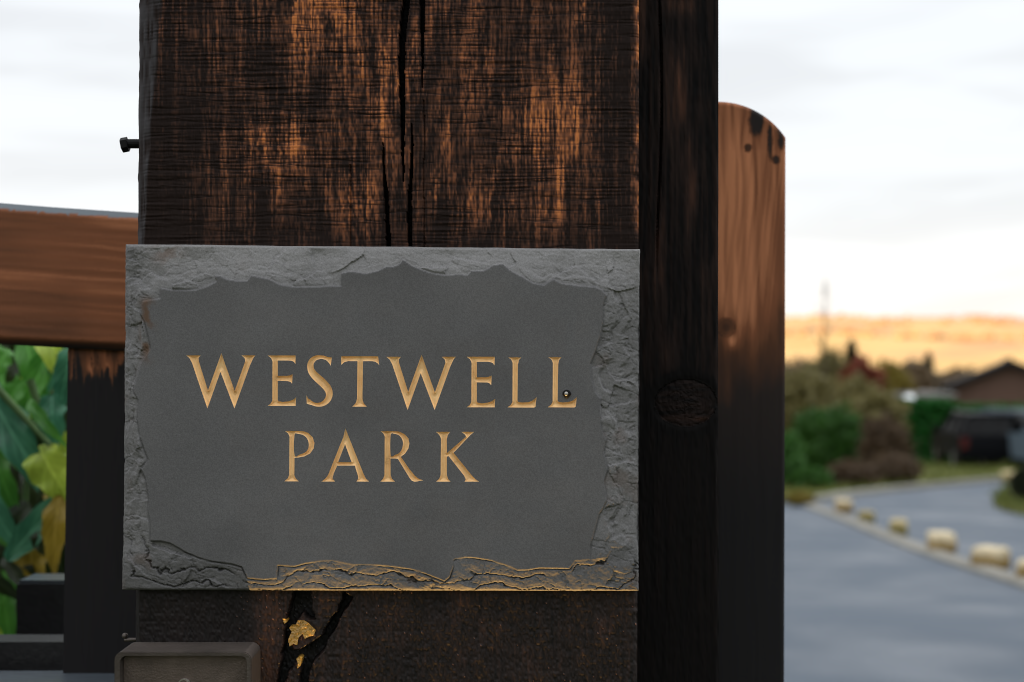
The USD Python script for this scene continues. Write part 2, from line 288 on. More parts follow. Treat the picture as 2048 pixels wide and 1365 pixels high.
# pale kerb along the strip where the stones stand
kl = g((1590, 1003), (1640, 1021), (1700, 1044), (1760, 1069), (1830, 1097), (1900, 1122), (1980, 1148), (2048, 1170), (2200, 1222), (2400, 1290))
kline = LineString(kl)
def strip(line, w, h, lift=.004, step=.3):
    p = np.array(line.segmentize(step).coords); t = np.gradient(p, axis=0); t /= np.linalg.norm(t, axis=1)[:, None]; nrm = np.stack([-t[:, 1], t[:, 0]], 1)
    prof = [(-w / 2, -.05), (-w / 2, h - .015), (-w / 2 + .015, h), (w / 2 - .015, h), (w / 2, h - .015), (w / 2, -.05)]
    V = np.stack([np.column_stack([p + nrm * a, slope(p[:, 1]) + lift + b]) for a, b in prof], 1).reshape(-1, 3)
    k = len(prof); n = len(p); i = np.arange(n - 1)[:, None] * k + np.arange(k - 1)
    f = np.stack([i, i + k, i + k + 1, i + 1], -1).reshape(-1, 4)
    return V, f[:, ::-1]
obj('kerb', strip(kline, .20, .035), 'kerb_stone', smooth=25, kind='structure')
fl = LineString(g(*far_edge[1:]))
obj('kerb', strip(fl, .14, .09), 'kerb_stone', smooth=25, kind='structure')

# verges
verge = Polygon(g(*far_edge[1:]) + [(40, 46), (24, 44), (8, 40), (3, 30)])
ground_patch(verge, .012, 'verge_grass', 'verge', .7, .06, kind='structure')
corner = Polygon(g((1985, 1012), (2010, 1024), (2048, 1032), (2200, 1060), (2350, 1030), (2300, 975), (2100, 962), (2040, 968), (2005, 985)))
ground_patch(corner, .02, 'verge_grass', 'verge', .35, .12, kind='structure')

def blades(polys, n, h, seed):
    r = np.random.default_rng(seed); V, f = [], []
    for poly, k in zip(polys, n):
        x0, y0, x1, y1 = poly.bounds
        q = r.uniform((x0, y0), (x1, y1), (k * 4, 2)); q = q[shapely.contains_xy(poly, q[:, 0], q[:, 1])][:k]
        a = r.uniform(0, 2 * math.pi, len(q)); hh = h * r.uniform(.5, 1.5, len(q)); w = .012 + .02 * r.random(len(q))
        z = slope(q[:, 1])
        b0 = np.column_stack([q + np.stack([np.cos(a), np.sin(a)], 1) * w[:, None], z]); b1 = np.column_stack([q - np.stack([np.cos(a), np.sin(a)], 1) * w[:, None], z])
        tp = np.column_stack([q + r.normal(0, .4, q.shape) * hh[:, None], z + hh])
        V.append(np.stack([b0, b1, tp], 1).reshape(-1, 3))
    V = np.vstack(V); return V, np.arange(len(V)).reshape(-1, 3)
tag(obj('grass', blades([verge, corner], [14000, 5000], .16, 4), 'grass_blades', kind='stuff'), 'rough grass growing on the verges beside the road', 'grass')

# woods and hedgerow trees along the sunlit hillside
simple('far_wood', (.44, .26, .125), .95, .05, .4, .02)
wd, rw = [], np.random.default_rng(19)
for k in range(900):
    x_ = rw.uniform(-250, 1050)
    if k < 420: y_ = rw.normal(1690, 22)
    elif k < 700: y_ = 1330 + .10 * (x_ - 300) + 40 * np.sin(x_ / 90) + rw.normal(0, 9)
    else: y_ = 1500 - .12 * (x_ - 300) + 50 * np.sin(x_ / 130 + 2) + rw.normal(0, 9)
    if fbm(np.array([[x_ / 70, y_ / 90, .3]]), 3, 17)[0] < .47: continue
    b_ = trimesh.creation.icosphere(1, 1.0); b_.vertices *= 1 + .6 * (noise(b_.vertices * 1.5 + k, k % 9)[:, None] - .5); r__ = rw.uniform(1.2, 2.6) if k < 420 else rw.uniform(2.0, 4.2)
    b_.vertices *= r__ * np.array([1.2, 1.2, 1.0]); b_.vertices += [x_, y_, float(hill_z(np.array([x_]), np.array([y_]))[0]) + r__ * .6]; wd.append(b_)
tag(obj('hillside_wood', cat(wd), 'far_wood', smooth=True, kind='stuff'), 'distant russet trees and hedgerows scattered over the sunlit hillside', 'woodland')

# ------------------------------------------------------------------ trees and shrubs
def leaves(center, radii, n, size, seed, lump=.55, shell=.55, flat=.4):
    r = np.random.default_rng(seed)
    dirs = r.normal(size=(n, 3)); dirs /= np.linalg.norm(dirs, axis=1)[:, None]
    lumps = .72 + lump * (fbm(dirs * 2.3 + seed, 3, seed) - .35)
    rad = r.uniform(shell ** 3, 1, n) ** (1 / 3) * lumps
    c = np.asarray(center) + dirs * rad[:, None] * np.asarray(radii)
    a = r.normal(size=(n, 3)); a /= np.linalg.norm(a, axis=1)[:, None]
    b = np.cross(a, r.normal(size=(n, 3))); b /= np.linalg.norm(b, axis=1)[:, None]
    s = size * r.uniform(.6, 1.4, n)[:, None]
    V = np.stack([c - a * s, c + b * s * .45, c + a * s, c - b * s * .45], 1).reshape(-1, 3)
    i = np.arange(n)[:, None] * 4
    return V, np.hstack([i, i + 1, i + 2, i + 3])
def taper(p0, p1, r0, r1, n=7):
    p0, p1 = np.asarray(p0, float), np.asarray(p1, float); t = p1 - p0; L = np.linalg.norm(t); t /= L
    a = np.cross(t, [.3, .9, .1]); a /= np.linalg.norm(a); b = np.cross(t, a)
    th = np.linspace(0, 2 * math.pi, n, endpoint=False); ring = np.cos(th)[:, None] * a + np.sin(th)[:, None] * b
    V = np.vstack([p0 + ring * r0, p1 + ring * r1]); i = np.arange(n); j = (i + 1) % n
    return trimesh.Trimesh(V, np.vstack([np.stack([i, j, n + j], 1), np.stack([i, n + j, n + i], 1)]), process=False)
leafy('olive_leaf', (.19, .165, .06), (.40, .33, .12)); leafy('green_leaf', (0.034, 0.101, 0.014), (0.101, 0.230, 0.030)); leafy('hedge_leaf', (.012, .11, .012), (.045, .22, .035))
leafy('conifer_leaf', (0.030, 0.038, 0.016), (0.068, 0.074, 0.027)); leafy('red_leaf', (0.230, 0.061, 0.034), (0.405, 0.121, 0.061)); leafy('yellow_leaf', (.22, .17, .03), (.34, .26, .05))
leafy('brown_leaf', (0.203, 0.142, 0.081), (0.365, 0.270, 0.149)); leafy('dark_leaf', (.014, .020, .008), (.04, .05, .018)); leafy('rust_leaf', (.095, .062, .036), (.185, .125, .07)); leafy('fern_leaf', (0.054, 0.149, 0.027), (0.162, 0.270, 0.054))
def bush(name, label, cat_, px, v_top, v_base, w_px, d, mat, seed, n=2600, size=.09, trunk=True, group=None, lump=.7, cone=False):
    x = (px - 1024) / F * d; z0 = float(slope(d)); z1 = EYE + (HORIZON - v_top) / F * d; zb = EYE + (HORIZON - v_base) / F * d
    zb = max(zb, z0); w = w_px / F * d / 2
    t = thing(name, label, cat_, (x, d, z0), 0, group)
    zc, rz = (zb + z1) / 2 - z0, (z1 - zb) / 2
    parts = [taper((0, 0, -.05), (0, 0, zc), max(.04, w * .08), .03)]
    r = np.random.default_rng(seed)
    for k in range(6):
        a = r.uniform(0, 6.28); parts.append(taper((0, 0, zc * r.uniform(.3, .8)), (math.cos(a) * w * .7, math.sin(a) * w * .6, zc + rz * r.uniform(-.3, .6)), .03, .01, 5))
    obj('trunk', cat(parts), 'bark', t, smooth=True)
    if cone:
        V = []
        r = np.random.default_rng(seed); hh = r.random(n) ** .8; a = r.uniform(0, 6.28, n); rr = (1 - hh) * w * (.75 + .3 * np.sin(hh * 40 + a * 2)) * np.sqrt(r.uniform(.3, 1, n))
        c = np.stack([np.cos(a) * rr, np.sin(a) * rr, zb - z0 + hh * (z1 - zb)], 1); dr = np.stack([np.cos(a), np.sin(a), -.5 + 0 * a], 1) * size; sd_ = np.stack([-np.sin(a), np.cos(a), 0 * a], 1) * size * .4
        V = np.stack([c - dr * .5, c + sd_, c + dr, c - sd_], 1).reshape(-1, 3); i = np.arange(n)[:, None] * 4
        obj('crown', (V, np.hstack([i, i + 1, i + 2, i + 3])), mat, t)
    else:
        obj('crown', leaves((0, 0, zc), (w * 1.12, min(w, 2.5), rz * 1.08), n, size, seed, lump), mat, t)
    return t
# far to near
bush('tree', 'bare twiggy brown tree at the left end of the distant trees', 'tree', 1590, 712, 880, 150, 70, 'brown_leaf', 11, 3400, .18)
bush('tree', 'olive green broad tree just left of the tall pointed conifer', 'tree', 1655, 698, 870, 125, 64, 'olive_leaf', 12, 3800, .18)
bush('conifer', 'tall thin dark conifer with a pointed top rising above the red bush', 'conifer', 1703, 680, 850, 92, 66, 'conifer_leaf', 13, 3400, .26, cone=True)
bush('shrub', 'reddish brown bush below the tall pointed conifer', 'shrub', 1724, 716, 840, 85, 42.5, 'red_leaf', 14, 2600, .11, lump=1.0)
bush('tree', 'yellow green autumn tree right of the red bush', 'tree', 1775, 722, 840, 110, 62, 'yellow_leaf', 15, 3200, .13)
bush('tree', 'brownish autumn tree between the yellow tree and the small conifer', 'tree', 1818, 716, 840, 110, 68, 'brown_leaf', 16, 3200, .15)
bush('conifer', 'short dark conifer just left of the house roof', 'conifer', 1857, 705, 840, 80, 72, 'conifer_leaf', 17, 3200, .22, cone=True)
bush('tree', 'pinkish brown bare bush against the hillside beside the house roof', 'tree', 1905, 728, 850, 120, 90, 'brown_leaf', 18, 2600, .2)
bush('shrub', 'olive and brown shrub mass above the dark green bush beside the gate stile', 'shrub', 1605, 732, 930, 160, 46, 'olive_leaf', 19, 4200, .13, lump=1.1)
bush('shrub', 'brown and olive shrub right of the dark green bush', 'shrub', 1712, 758, 900, 140, 41.5, 'olive_leaf', 20, 3800, .12, lump=1.1)
bush('shrub', 'dark green rounded bush left of the brown shrub beyond the road', 'shrub', 1652, 806, 950, 165, 34, 'green_leaf', 21, 4200, .08, lump=1.0)
bush('shrub', 'dark brown twiggy shrub in front of the bright green hedge', 'shrub', 1768, 832, 965, 105, 33, 'rust_leaf', 22, 2600, .08, lump=1.0)
bush('shrub', 'olive green loose bush rising behind the dark brown twiggy shrub', 'shrub', 1752, 782, 900, 120, 40, 'olive_leaf', 30, 2600, .10, lump=1.0)
bush('shrub', 'bright green ferny plant low beside the gate stile', 'shrub', 1575, 860, 990, 70, 25, 'fern_leaf', 23, 1600, .07)
bush('shrub', 'low bluish green plant at the roadside left of the russet plants', 'shrub', 1625, 930, 1000, 90, 24.5, 'green_leaf', 24, 1600, .05)
bush('shrub', 'low russet brown plants behind the roadside grass', 'shrub', 1705, 915, 985, 110, 25.5, 'rust_leaf', 25, 1800, .05)
bush('shrub', 'low dark brown plants in front of the parked black car', 'shrub', 1790, 905, 975, 110, 27, 'rust_leaf', 26, 1800, .05)
bush('shrub', 'small yellow plant at the far end of the row of stones', 'shrub', 1600, 983, 1018, 60, 20.5, 'yellow_leaf', 27, 700, .04)
bush('shrub', 'dark green shrub on the grass corner at the right edge of the road', 'shrub', 2062, 925, 1015, 90, 20, 'dark_leaf', 28, 2200, .05)
tw = thing('bare_tree', 'thin bare tree with fine twigs rising against the hill beside the gate stile', 'tree', ((1645 - 1024) / F * 50, 50, float(slope(50))))
rt = np.random.default_rng(9); zt_ = EYE + (HORIZON - 560) / F * 50 - float(slope(50))
tp_ = [taper((0, 0, -.05), (.05, 0, zt_), .05, .008, 6)]
for k in range(24):
    z_ = zt_ * (.35 + .63 * rt.random()); a_ = rt.uniform(0, 6.28); l_ = (zt_ - z_) * .35 + .3
    tp_.append(taper((.05 * z_ / zt_, 0, z_), (math.cos(a_) * l_ * .6, math.sin(a_) * l_ * .6, z_ + l_ * .9), .016, .005, 4))
obj('trunk', tp_[0], 'bark', tw, smooth=True); obj('twigs', cat(tp_[1:]), 'bark', tw, kind='stuff')
# clipped hedge
hd = 43.0
h0, h1 = (1806 - 1024) / F * hd, (2140 - 1024) / F * hd
ht = thing('hedge', 'bright green clipped hedge behind the parked cars', 'hedge', ((h0 + h1) / 2, hd, float(slope(hd))))
r_ = np.random.default_rng(5); nh = 9000
L_, H_ = (h1 - h0), (EYE + (HORIZON - 806) / F * hd) - float(slope(hd))
c_ = r_.uniform((-L_ / 2, -.55, 0), (L_ / 2, .55, H_), (nh, 3)); c_[:, 2] *= 1 - .10 * sstep(-L_ * .3, -L_ * .1, c_[:, 0]); side = r_.random(nh)
c_[side < .45, 1] = -.55 + r_.normal(0, .05, (side < .45).sum()); c_[side > .75, 2] = (H_ * (1 - .10 * sstep(-L_ * .3, -L_ * .1, c_[:, 0])))[side > .75] + r_.normal(0, .05, (side > .75).sum())
a_ = r_.normal(size=(nh, 3)); a_ /= np.linalg.norm(a_, axis=1)[:, None]; b_ = np.cross(a_, r_.normal(size=(nh, 3))); b_ /= np.linalg.norm(b_, axis=1)[:, None]
V_ = np.stack([c_ - a_ * .1, c_ + b_ * .06, c_ + a_ * .1, c_ - b_ * .06], 1).reshape(-1, 3); i_ = np.arange(nh)[:, None] * 4
obj('foliage', (V_, np.hstack([i_, i_ + 1, i_ + 2, i_ + 3])), 'hedge_leaf', ht)
obj('stems', cat([taper((x, 0, 0), (x + .1, .1, H_ * .8), .04, .015, 5) for x in np.arange(-L_ / 2 + .2, L_ / 2, .5)]), 'bark', ht)

# ------------------------------------------------------------------ house, garage, added mirror, cars
hdp = 68.0
hx, hz = (2022 - 1024) / F * hdp, float(slope(hdp))
house = thing('house', 'low brick house with a dark gabled roof behind the hedge', 'house', (hx, hdp, hz), -17)
ev, pk, hw, dp = 2.55, 3.95, 3.0, 9.0
obj('wall', ext_y(Polygon([(-hw + .25, 0), (hw - .25, 0), (hw - .25, ev + .05), (0, pk - .22), (-hw + .25, ev + .05)]), 0, dp), 'brick_wall', house)
for s in (-1, 1):
    ro = ext_y(Polygon([(0, pk), (0, pk - .26), (s * hw * 1.06, ev - .2), (s * hw * 1.06, ev + .06)]) if s > 0 else Polygon([(0, pk), (s * hw * 1.06, ev + .06), (s * hw * 1.06, ev - .2), (0, pk - .26)]), -.45, dp + .4)
    rp = obj('roof', ro, 'roof_tile', house)
ri = cyl(.07, dp + .86, (0, dp / 2 - .02, pk + .03), 'y', 8); obj('ridge_tiles', ri, 'roof_tile', house)
gd = 60.0
gz = float(slope(gd)); gl, gr = (1770 - 1024) / F * gd, (1906 - 1024) / F * gd; gtop = EYE + (HORIZON - 786) / F * gd - gz
gar = thing('garage', 'low pale grey flat-roofed garage left of the brick house', 'garage', ((gl + gr) / 2, gd, gz))
gw = (gr - gl) / 2
obj('wall', box(-gw, gw, 0, 4, 0, gtop - .15), 'pale_render', gar); obj('roof', box(-gw - .12, gw + .12, -.15, 4.15, gtop - .15, gtop), 'pale_render', gar)
obj('door', box(-1.1, 1.1, -.04, -.003, 0, 1.95), 'brick_wall', gar)
md = 47.0
mz = float(slope(md)); mx = (1820 - 1024) / F * md; mh = EYE + (HORIZON - 798) / F * md - mz
mir = thing('bright_spot_mirror', 'small added mirror on a pole for a bright spot above the bright green hedge', 'mirror', (mx, md, mz))  # mirror on a pole added to make a bright blurred spot
obj('pole', cyl(.03, mh, (0, .06, mh / 2), n=10), 'steel', mir)
sp = trimesh.creation.icosphere(3, .5); sp = sp.slice_plane((0, -.44, 0), (0, -1, 0)); sp.apply_translation((0, .44, 0)); sp.apply_scale((.82, 1, .82))
sp.apply_transform(trimesh.transformations.rotation_matrix(math.radians(-24), [1, 0, 0])); sp.apply_translation((0, 0, mh)); obj('mirror_face', sp, 'mirror', mir, smooth=True)
obj('backing', cyl(.2, .02, (0, .03, mh), 'y'), 'white_paint', mir)

def car(label, px, v_base, d, yaw, body, seed):
    x, z = (px - 1024) / F * d, float(slope(d))
    t = thing('parked_car', label, 'car', (x, d, z + .008), yaw)
    # side profile in (length, height); the nose points to -y
    prof = Polygon([(-2.15, .32), (-2.2, .62), (-2.05, .82), (-1.15, .96), (-.55, 1.42), (-.3, 1.5), (1.4, 1.5), (1.7, 1.44), (2.08, 1.0), (2.15, .6), (2.1, .32)])
    lower = Polygon([(-2.15, .32), (-2.2, .62), (-2.05, .82), (-1.15, .95), (2.1, .98), (2.16, .6), (2.1, .32)])
    for cx in (-1.35, 1.3): lower = lower.difference(Point(cx, .32).buffer(.37))
    def loft(pl, half, y_in):
        m = trimesh.creation.extrude_polygon(pl, half * 2, engine='earcut')     # x=length, y=height, z=width
        v = m.vertices; m.vertices = np.stack([v[:, 2] - half, v[:, 0], v[:, 1]], 1); m.invert(); return m
    lo = loft(rounded(lower, .05), .88, 0); obj('body', lo, body, t, smooth=30)
    cab = Polygon([(-1.12, .955), (-.55, 1.40), (-.32, 1.455), (1.75, 1.455), (1.90, 1.40), (2.06, .985)])
    cm = loft(cab, .80, 0); zz = cm.vertices[:, 2]; cm.vertices[:, 0] *= 1 - .22 * np.clip((zz - .95) / .5, 0, 1); obj('windows', cm, 'car_glass', t)
    rf = trimesh.creation.box((1.26, 2.2, .06)); rf.apply_translation((0, .76, 1.475)); obj('roof', rf, body, t)
    seats = cat([box(a - .25, a + .25, b, b + .2, .6, 1.2) for a in (-.38, .38) for b in (-.2, .8)])
    for a in (-.38, .38):
        for b in (-.2, .8): obj('seat', box(a - .25, a + .25, b, b + .2, .6, 1.2), 'rubber', t)
    for s in (-1, 1):
        obj('roof_rail', box(s * .58 - .02, s * .58 + .02, -.2, 1.4, 1.515, 1.545), 'alloy', t)
        for pa, pb in (((-1.12, .95), (-.45, 1.46)), ((.35, .95), (.35, 1.46)), ((1.15, .97), (1.15, 1.46)), ((2.04, .97), (1.88, 1.45))): obj('pillar', taper((s * .80, *pa), (s * .635, *pb), .05, .04), body, t)
        obj('headlight', box(s * .62 - .17, s * .62 + .17, -2.205, -2.02, .64, .78), 'clear_lens', t)
        obj('tail_light', box(s * .74 - .1, s * .74 + .1, 2.05, 2.165, .62, .92), 'red_lens', t)
        obj('wing_mirror', box(s * .98 - .1, s * .98 + .1, -.95, -.82, .95, 1.08), body, t)
        for cy in (-1.35, 1.3):
            ty = trimesh.creation.annulus(.2, .32, .2); ty.apply_transform(trimesh.transformations.rotation_matrix(math.pi / 2, [0, 1, 0])); ty.apply_translation((s * .79, cy, .32))
            w = obj('wheel', ty, 'rubber', t, smooth=30); obj('rim', cyl(.2, .12, (s * .82, cy, .32), 'x', 16), 'alloy', w)
    obj('bumper', box(-.84, .84, -2.24, -2.1, .34, .55), body, t); obj('bumper', box(-.84, .84, 2.1, 2.2, .34, .55), body, t)
    obj('grille', box(-.4, .4, -2.215, -2.15, .6, .74), 'rubber', t)
    return t
car('black estate car with roof rails parked in front of the hedge', 1955, 930, 38.5, 173, 'black_paint', 1)
car('blue grey car at the right edge of the picture, beside the black car', 2082, 930, 36.5, 12, 'blue_grey_paint', 2)

# row of stones
stones = [(1688, 1023, 38, 32, 'pale cream', 'field_stone'), (1733, 1043, 36, 28, 'small yellowish', 'mossy_stone'), (1797, 1068, 47, 38, 'mossy yellow', 'mossy_stone'), (1883, 1103, 64, 50, 'pale topped blocky', 'field_stone'), (1981, 1135, 74, 52, 'large pale square', 'field_stone'), (2058, 1160, 60, 52, 'pale', 'field_stone'), (2018, 962, 34, 26, 'pinkish', 'mossy_stone')]
lab = ['pale cream stone, farthest of the row along the kerb', 'small yellowish stone, second from the far end of the kerb row', 'mossy yellow stone in the middle of the kerb row', 'pale topped blocky stone, third from the right in the kerb row', 'large pale square stone near the right end of the kerb row', 'pale stone cut off by the right edge of the picture', 'small pinkish stone on the far verge in front of the black car']
for k, (px, vb, w, h, _, mt) in enumerate(stones):
    p = on_ground(px, vb + 3); s = p[1] / F * .88
    m = trimesh.creation.box((1, 1, 1)); m = m.subdivide().subdivide().subdivide(); v = m.vertices
    v /= (np.abs(v) ** 7).sum(1, keepdims=True) ** (1 / 7)
    v *= 1 + .22 * (fbm(v * 1.1 + 9 * k, 4, k)[:, None] - .5); v /= np.abs(v).max(0); v *= np.array([w * s / 2, w * s / 2 * .9, h * s / 2 * 1.02]); v[:, 2] += h * s / 2 * .96
    v[:, :2] *= 1 - .12 * np.clip(v[:, 2:] / (h * s), 0, 1)
    m.apply_transform(trimesh.transformations.rotation_matrix(.5 * k + .2, [0, 0, 1])); m.vertices = v if False else m.vertices
    t = thing('stone', lab[k], 'stone', p, 0, 'stones set along the kerb' if k < 6 else None)
    obj('block', m, mt, t, smooth=40)

# ------------------------------------------------------------------ the big timber post
TD = 1.25                                        # depth of its front face
post = thing('timber_post', 'big dark stained timber post carrying the slate name sign', 'post')
u = np.linspace(0, 1, 600)
vis = [np.linspace(-900, -45, 12), np.arange(-40, 505, 1.75), np.arange(515, 1165, 22), np.arange(1172, 1392, 1.75), np.linspace(1400, HORIZON + EYE / TD * F + 60, 14)]
vv = np.concatenate(vis)
U, V = np.meshgrid(u, vv)
left = 267 - V * (7 / 1365); right = 1279 - V * (4 / 1365)
U = left + U * (right - left)
uf, vf = U.ravel(), V.ravel()
lf, rf_ = left.ravel(), right.ravel()
saw = n2(uf + 14 * n2(uf, vf, 120, 40, 1), vf + .012 * uf, 110, 4.2, 2) - .5                    # saw kerfs across
saw2 = n2(uf, vf + .006 * uf, 60, 8.5, 3) - .5
grain = n2(uf + 10 * (f2(uf, vf, 160, 320, 4) - .5) * 2, vf, 6.5, 170, 5) - .5                    # growth rings along
grain2 = n2(uf, vf, 15, 220, 6) - .5
fine = n2(uf, vf, 2.6, 9, 7) - .5
sawd = n2(uf + 9 * n2(uf, vf, 50, 30, 25), vf, 40, 3.6, 26) - .5
sawamp = .35 + 1.1 * sstep(.42, .62, f2(uf, vf, 260, 110, 8)) * (1 - .35 * sstep(850, 1200, uf))
cham = (325 - 38 * np.clip(vf, 0, 490) / 490 - 8 * sstep(490, 1300, vf)) + 10 * (n2(uf * 0, vf, 1, 60, 9) - .5)
chw = np.clip((cham - uf) / np.maximum(cham - lf, 1), 0, 1)
fib = n2(uf, vf + 25 * n2(uf, vf, 20, 60, 12), 4.5, 38, 10) - .5
lowm = sstep(900, 1000, vf)
hgt = ((saw * 2.9 * sawamp + saw2 * 1.3) * (1 - .75 * lowm) + grain * 1.5 + grain2 * 1.2 + fine * .9) * (1 - chw * .9) - 36 * chw ** 1.15 + 5.0 * fib * sstep(0, .15, chw)
ragg = 5 * (n2(uf * 0, vf, 1, 9, 11) - .4)
er = np.clip((14 + ragg - (rf_ - uf)) / 14, 0, 1)
hgt -= 9 * er ** 2
hgt0 = hgt
el = np.clip((6 - (uf - lf)) / 6, 0, 1); hgt -= 8 * el ** 2 * (.5 + n2(uf * 0, vf, 1, 14, 13))
# drying cracks
cracks = [Polygon([(812, -60), (822, -60), (819, 10), (812, 60), (809, 130), (809, 240), (808, 320), (807, 376), (804, 330), (801, 240), (796, 120), (801, 40)]),
          Polygon([(838, -60), (850, -60), (849, 0), (848, 60), (846, 130), (845, 215), (843, 120), (840, 30)]),
          Polygon([(766, 270), (769, 330), (776, 390), (783, 520), (774, 520), (769, 400), (765, 330)]),
          Polygon([(823, 240), (826, 290), (825, 345), (823, 400), (824, 520), (817, 520), (814, 430), (817, 380), (821, 330)]),
          Polygon([(587, 1180), (624, 1180), (622, 1215), (632, 1240), (618, 1240), (603, 1225), (588, 1255), (582, 1290), (588, 1300), (600, 1300), (640, 1275), (672, 1225), (690, 1185), (704, 1195), (668, 1262), (642, 1305), (622, 1330), (610, 1400), (596, 1400), (602, 1330), (590, 1325), (565, 1372), (556, 1400), (545, 1400), (560, 1330), (568, 1270), (575, 1225)])]
inc = np.zeros(len(uf), bool)
wob = 3 * (n2(uf, vf, 9, 12, 21) - .5)
for k, c in enumerate(cracks):
    inc |= shapely.contains_xy(c, uf + wob * (2.5 if k == 4 else .7), vf)
hair = (np.abs(uf - (702 + 6 * (n2(uf * 0, vf, 1, 80, 22) - .5))) < 1.0) & (vf > 330) & (vf < 500) | (np.abs(uf - (846 + 3 * n2(uf * 0, vf, 1, 60, 24))) < .9) & (vf > 200) & (vf < 500)
hgt[inc] -= 34; hgt[hair] -= 6
# wear: where the black stain has gone and the orange wood shows
bl = [(640, 40, 95, 95, .95), (560, 290, 105, 60, .75), (700, 110, 60, 110, .55), (590, 330, 60, 70, .5), (545, 270, 40, 60, .5), (775, 140, 36, 75, .85), (660, 270, 35, 80, .55), (718, 420, 40, 90, .6), (765, 220, 26, 60, .6), (825, 130, 22, 80, .7), (890, 275, 16, 60, .6), (985, 130, 20, 60, .5),
      (1120, 250, 100, 120, .62), (1118, 335, 22, 60, .75), (1180, 230, 30, 90, .45), (985, 420, 80, 90, .55), (872, 370, 14, 60, .6), (1162, 20, 14, 40, .7), (1090, 420, 110, 60, .4), (930, 60, 120, 80, .25), (1000, 200, 150, 120, .25), (700, 300, 200, 200, .15)]
w = np.full(len(uf), .30) + .10 * (f2(uf, vf, 150, 260, 90) - .5)
for cx, cy, rx, ry, s in bl:
    w = np.maximum(w, .30 + .55 * s * np.exp(-(((uf - cx) / rx) ** 2 + ((vf - cy) / ry) ** 2)))
patch = f2(uf, vf, 16, 130, 14)
w = w * (.72 + .5 * sstep(.32, .7, patch)) 
# cathedral figure of the growth rings either side of the cracks
vee = np.abs(uf - 812) * .9 + (vf - 430) * .35
ringp = n2(np.where((np.abs(uf - 812) < 190), vee * 1.0 + 9 * (f2(uf, vf, 60, 150, 91) - .5), uf + 16 * (f2(uf, vf, 120, 330, 4) - .5)), vf, 7.5, 260, 92) - .5
figure = n2(np.where((np.abs(uf - 812) < 190), vee, uf), vf, 26, 420, 93) - .5
gr2 = n2(uf + 6 * (f2(uf, vf, 90, 200, 96) - .5), vf, 4.4, 60, 97) - .5
tex = 1 + .75 * ringp + .7 * figure + 1.1 * gr2 + .40 * sawd * (.4 + .6 * sawamp) + 1.1 * fine
hl2, vl2 = np.zeros(U.shape), np.zeros(U.shape)          # single saw scores across and fine checks along the grain
rk = np.random.default_rng(31)
for k in range(520):
    y0 = rk.uniform(-20, 500) if k % 3 else rk.normal(270, 90); xc = rk.uniform(270, 1290) if k % 3 else rk.uniform(300, 640); hw_ = rk.uniform(14, 90); th_ = rk.uniform(.6, 1.5); am = rk.uniform(.35, 1)
    r0, r1 = np.searchsorted(vv, [y0 - 7, y0 + 7]); c0, c1 = np.clip(((np.array([xc - hw_, xc + hw_]) - 267) / 1012 * 600).astype(int), 0, 600)
    if c1 <= c0 or r1 <= r0: continue
    us, vs = U[r0:r1, c0:c1], V[r0:r1, c0:c1]
    yy = y0 + 2.2 * np.sin(us / rk.uniform(18, 50) + k) + rk.normal(0, .012) * (us - xc)
    hl2[r0:r1, c0:c1] = np.maximum(hl2[r0:r1, c0:c1], am * np.exp(-((vs - yy) / th_) ** 2) * np.clip(1.3 * (1 - np.abs(us - xc) / hw_), 0, 1))
for k in range(330):
    xc = rk.uniform(300, 1270); yc = rk.uniform(-20, 500); hh_ = rk.uniform(20, 130); th_ = rk.uniform(.6, 1.4); am = rk.uniform(.3, 1)
    r0, r1 = np.searchsorted(vv, [yc - hh_, yc + hh_]); c0, c1 = np.clip(((np.array([xc - 8, xc + 8]) - 267) / 1012 * 600).astype(int), 0, 600)
    us, vs = U[r0:r1, c0:c1], V[r0:r1, c0:c1]
    if us.size == 0: continue
    xx = xc + 2.0 * np.sin(vs / rk.uniform(25, 70) + k)
    vl2[r0:r1, c0:c1] = np.maximum(vl2[r0:r1, c0:c1], am * np.exp(-((us - xx) / th_) ** 2) * np.clip(1.3 * (1 - np.abs(vs - yc) / hh_), 0, 1))
hl, vl = hl2.ravel(), vl2.ravel()
hp = (.5 + .5 * np.cos(2 * np.pi * (vf + 7 * f2(uf, vf, 110, 60, 94)) / 7.3)) ** 2 * sstep(.32, .6, f2(uf, vf, 60, 36, 95)) * np.clip(sawamp, .3, 1.3)
vp = (.5 + .5 * np.cos(2 * np.pi * (uf + 14 * f2(uf, vf, 130, 300, 98)) / 9.1)) ** 2 * sstep(.35, .6, f2(uf, vf, 40, 90, 99))
tex *= (1 - .30 * hp) * (1 - .40 * vp) * 1.14
w = w * np.clip(tex, .3, 1.7) * (1 - .66 * hl) * (1 - .75 * vl)
w *= 1 - .5 * (1 - sstep(330, 470, uf)) * sstep(40, 240, vf)
w *= 1 - .35 * sstep(1190, 1240, uf) * (rf_ - uf > 18)
w *= 1 - .25 * sstep(400, 490, vf)
w *= 1 - .6 * sstep(0, .2, chw)
arris = er * sstep(.38, .6, n2(uf * 0, vf, 1, 55, 15)) * (vf < 490)
w = np.maximum(w, .15 + .75 * arris * (.45 + fine + .9 * n2(uf, vf, 9, 16, 16)))
low = vf > 900
wl_ = .13 + .26 * (f2(uf, vf, 46, 60, 100) - .45) + .16 * gr2 + .16 * fine + .16 * np.exp(-((uf - 540) / 70) ** 2) * sstep(480, 515, uf)  # includes a warm bump that paints lamp glow beside the box
wl_ *= .35 + .65 * sstep(480, 530, uf)  # lamp shadow of the metal box painted as darker wood
w[low] = np.clip(wl_, .03, .6)[low]
res = np.exp(-(((uf - 604) / 17) ** 2 + ((vf - 1262) / 20) ** 2)) * low
resin = low & (uf < 0)
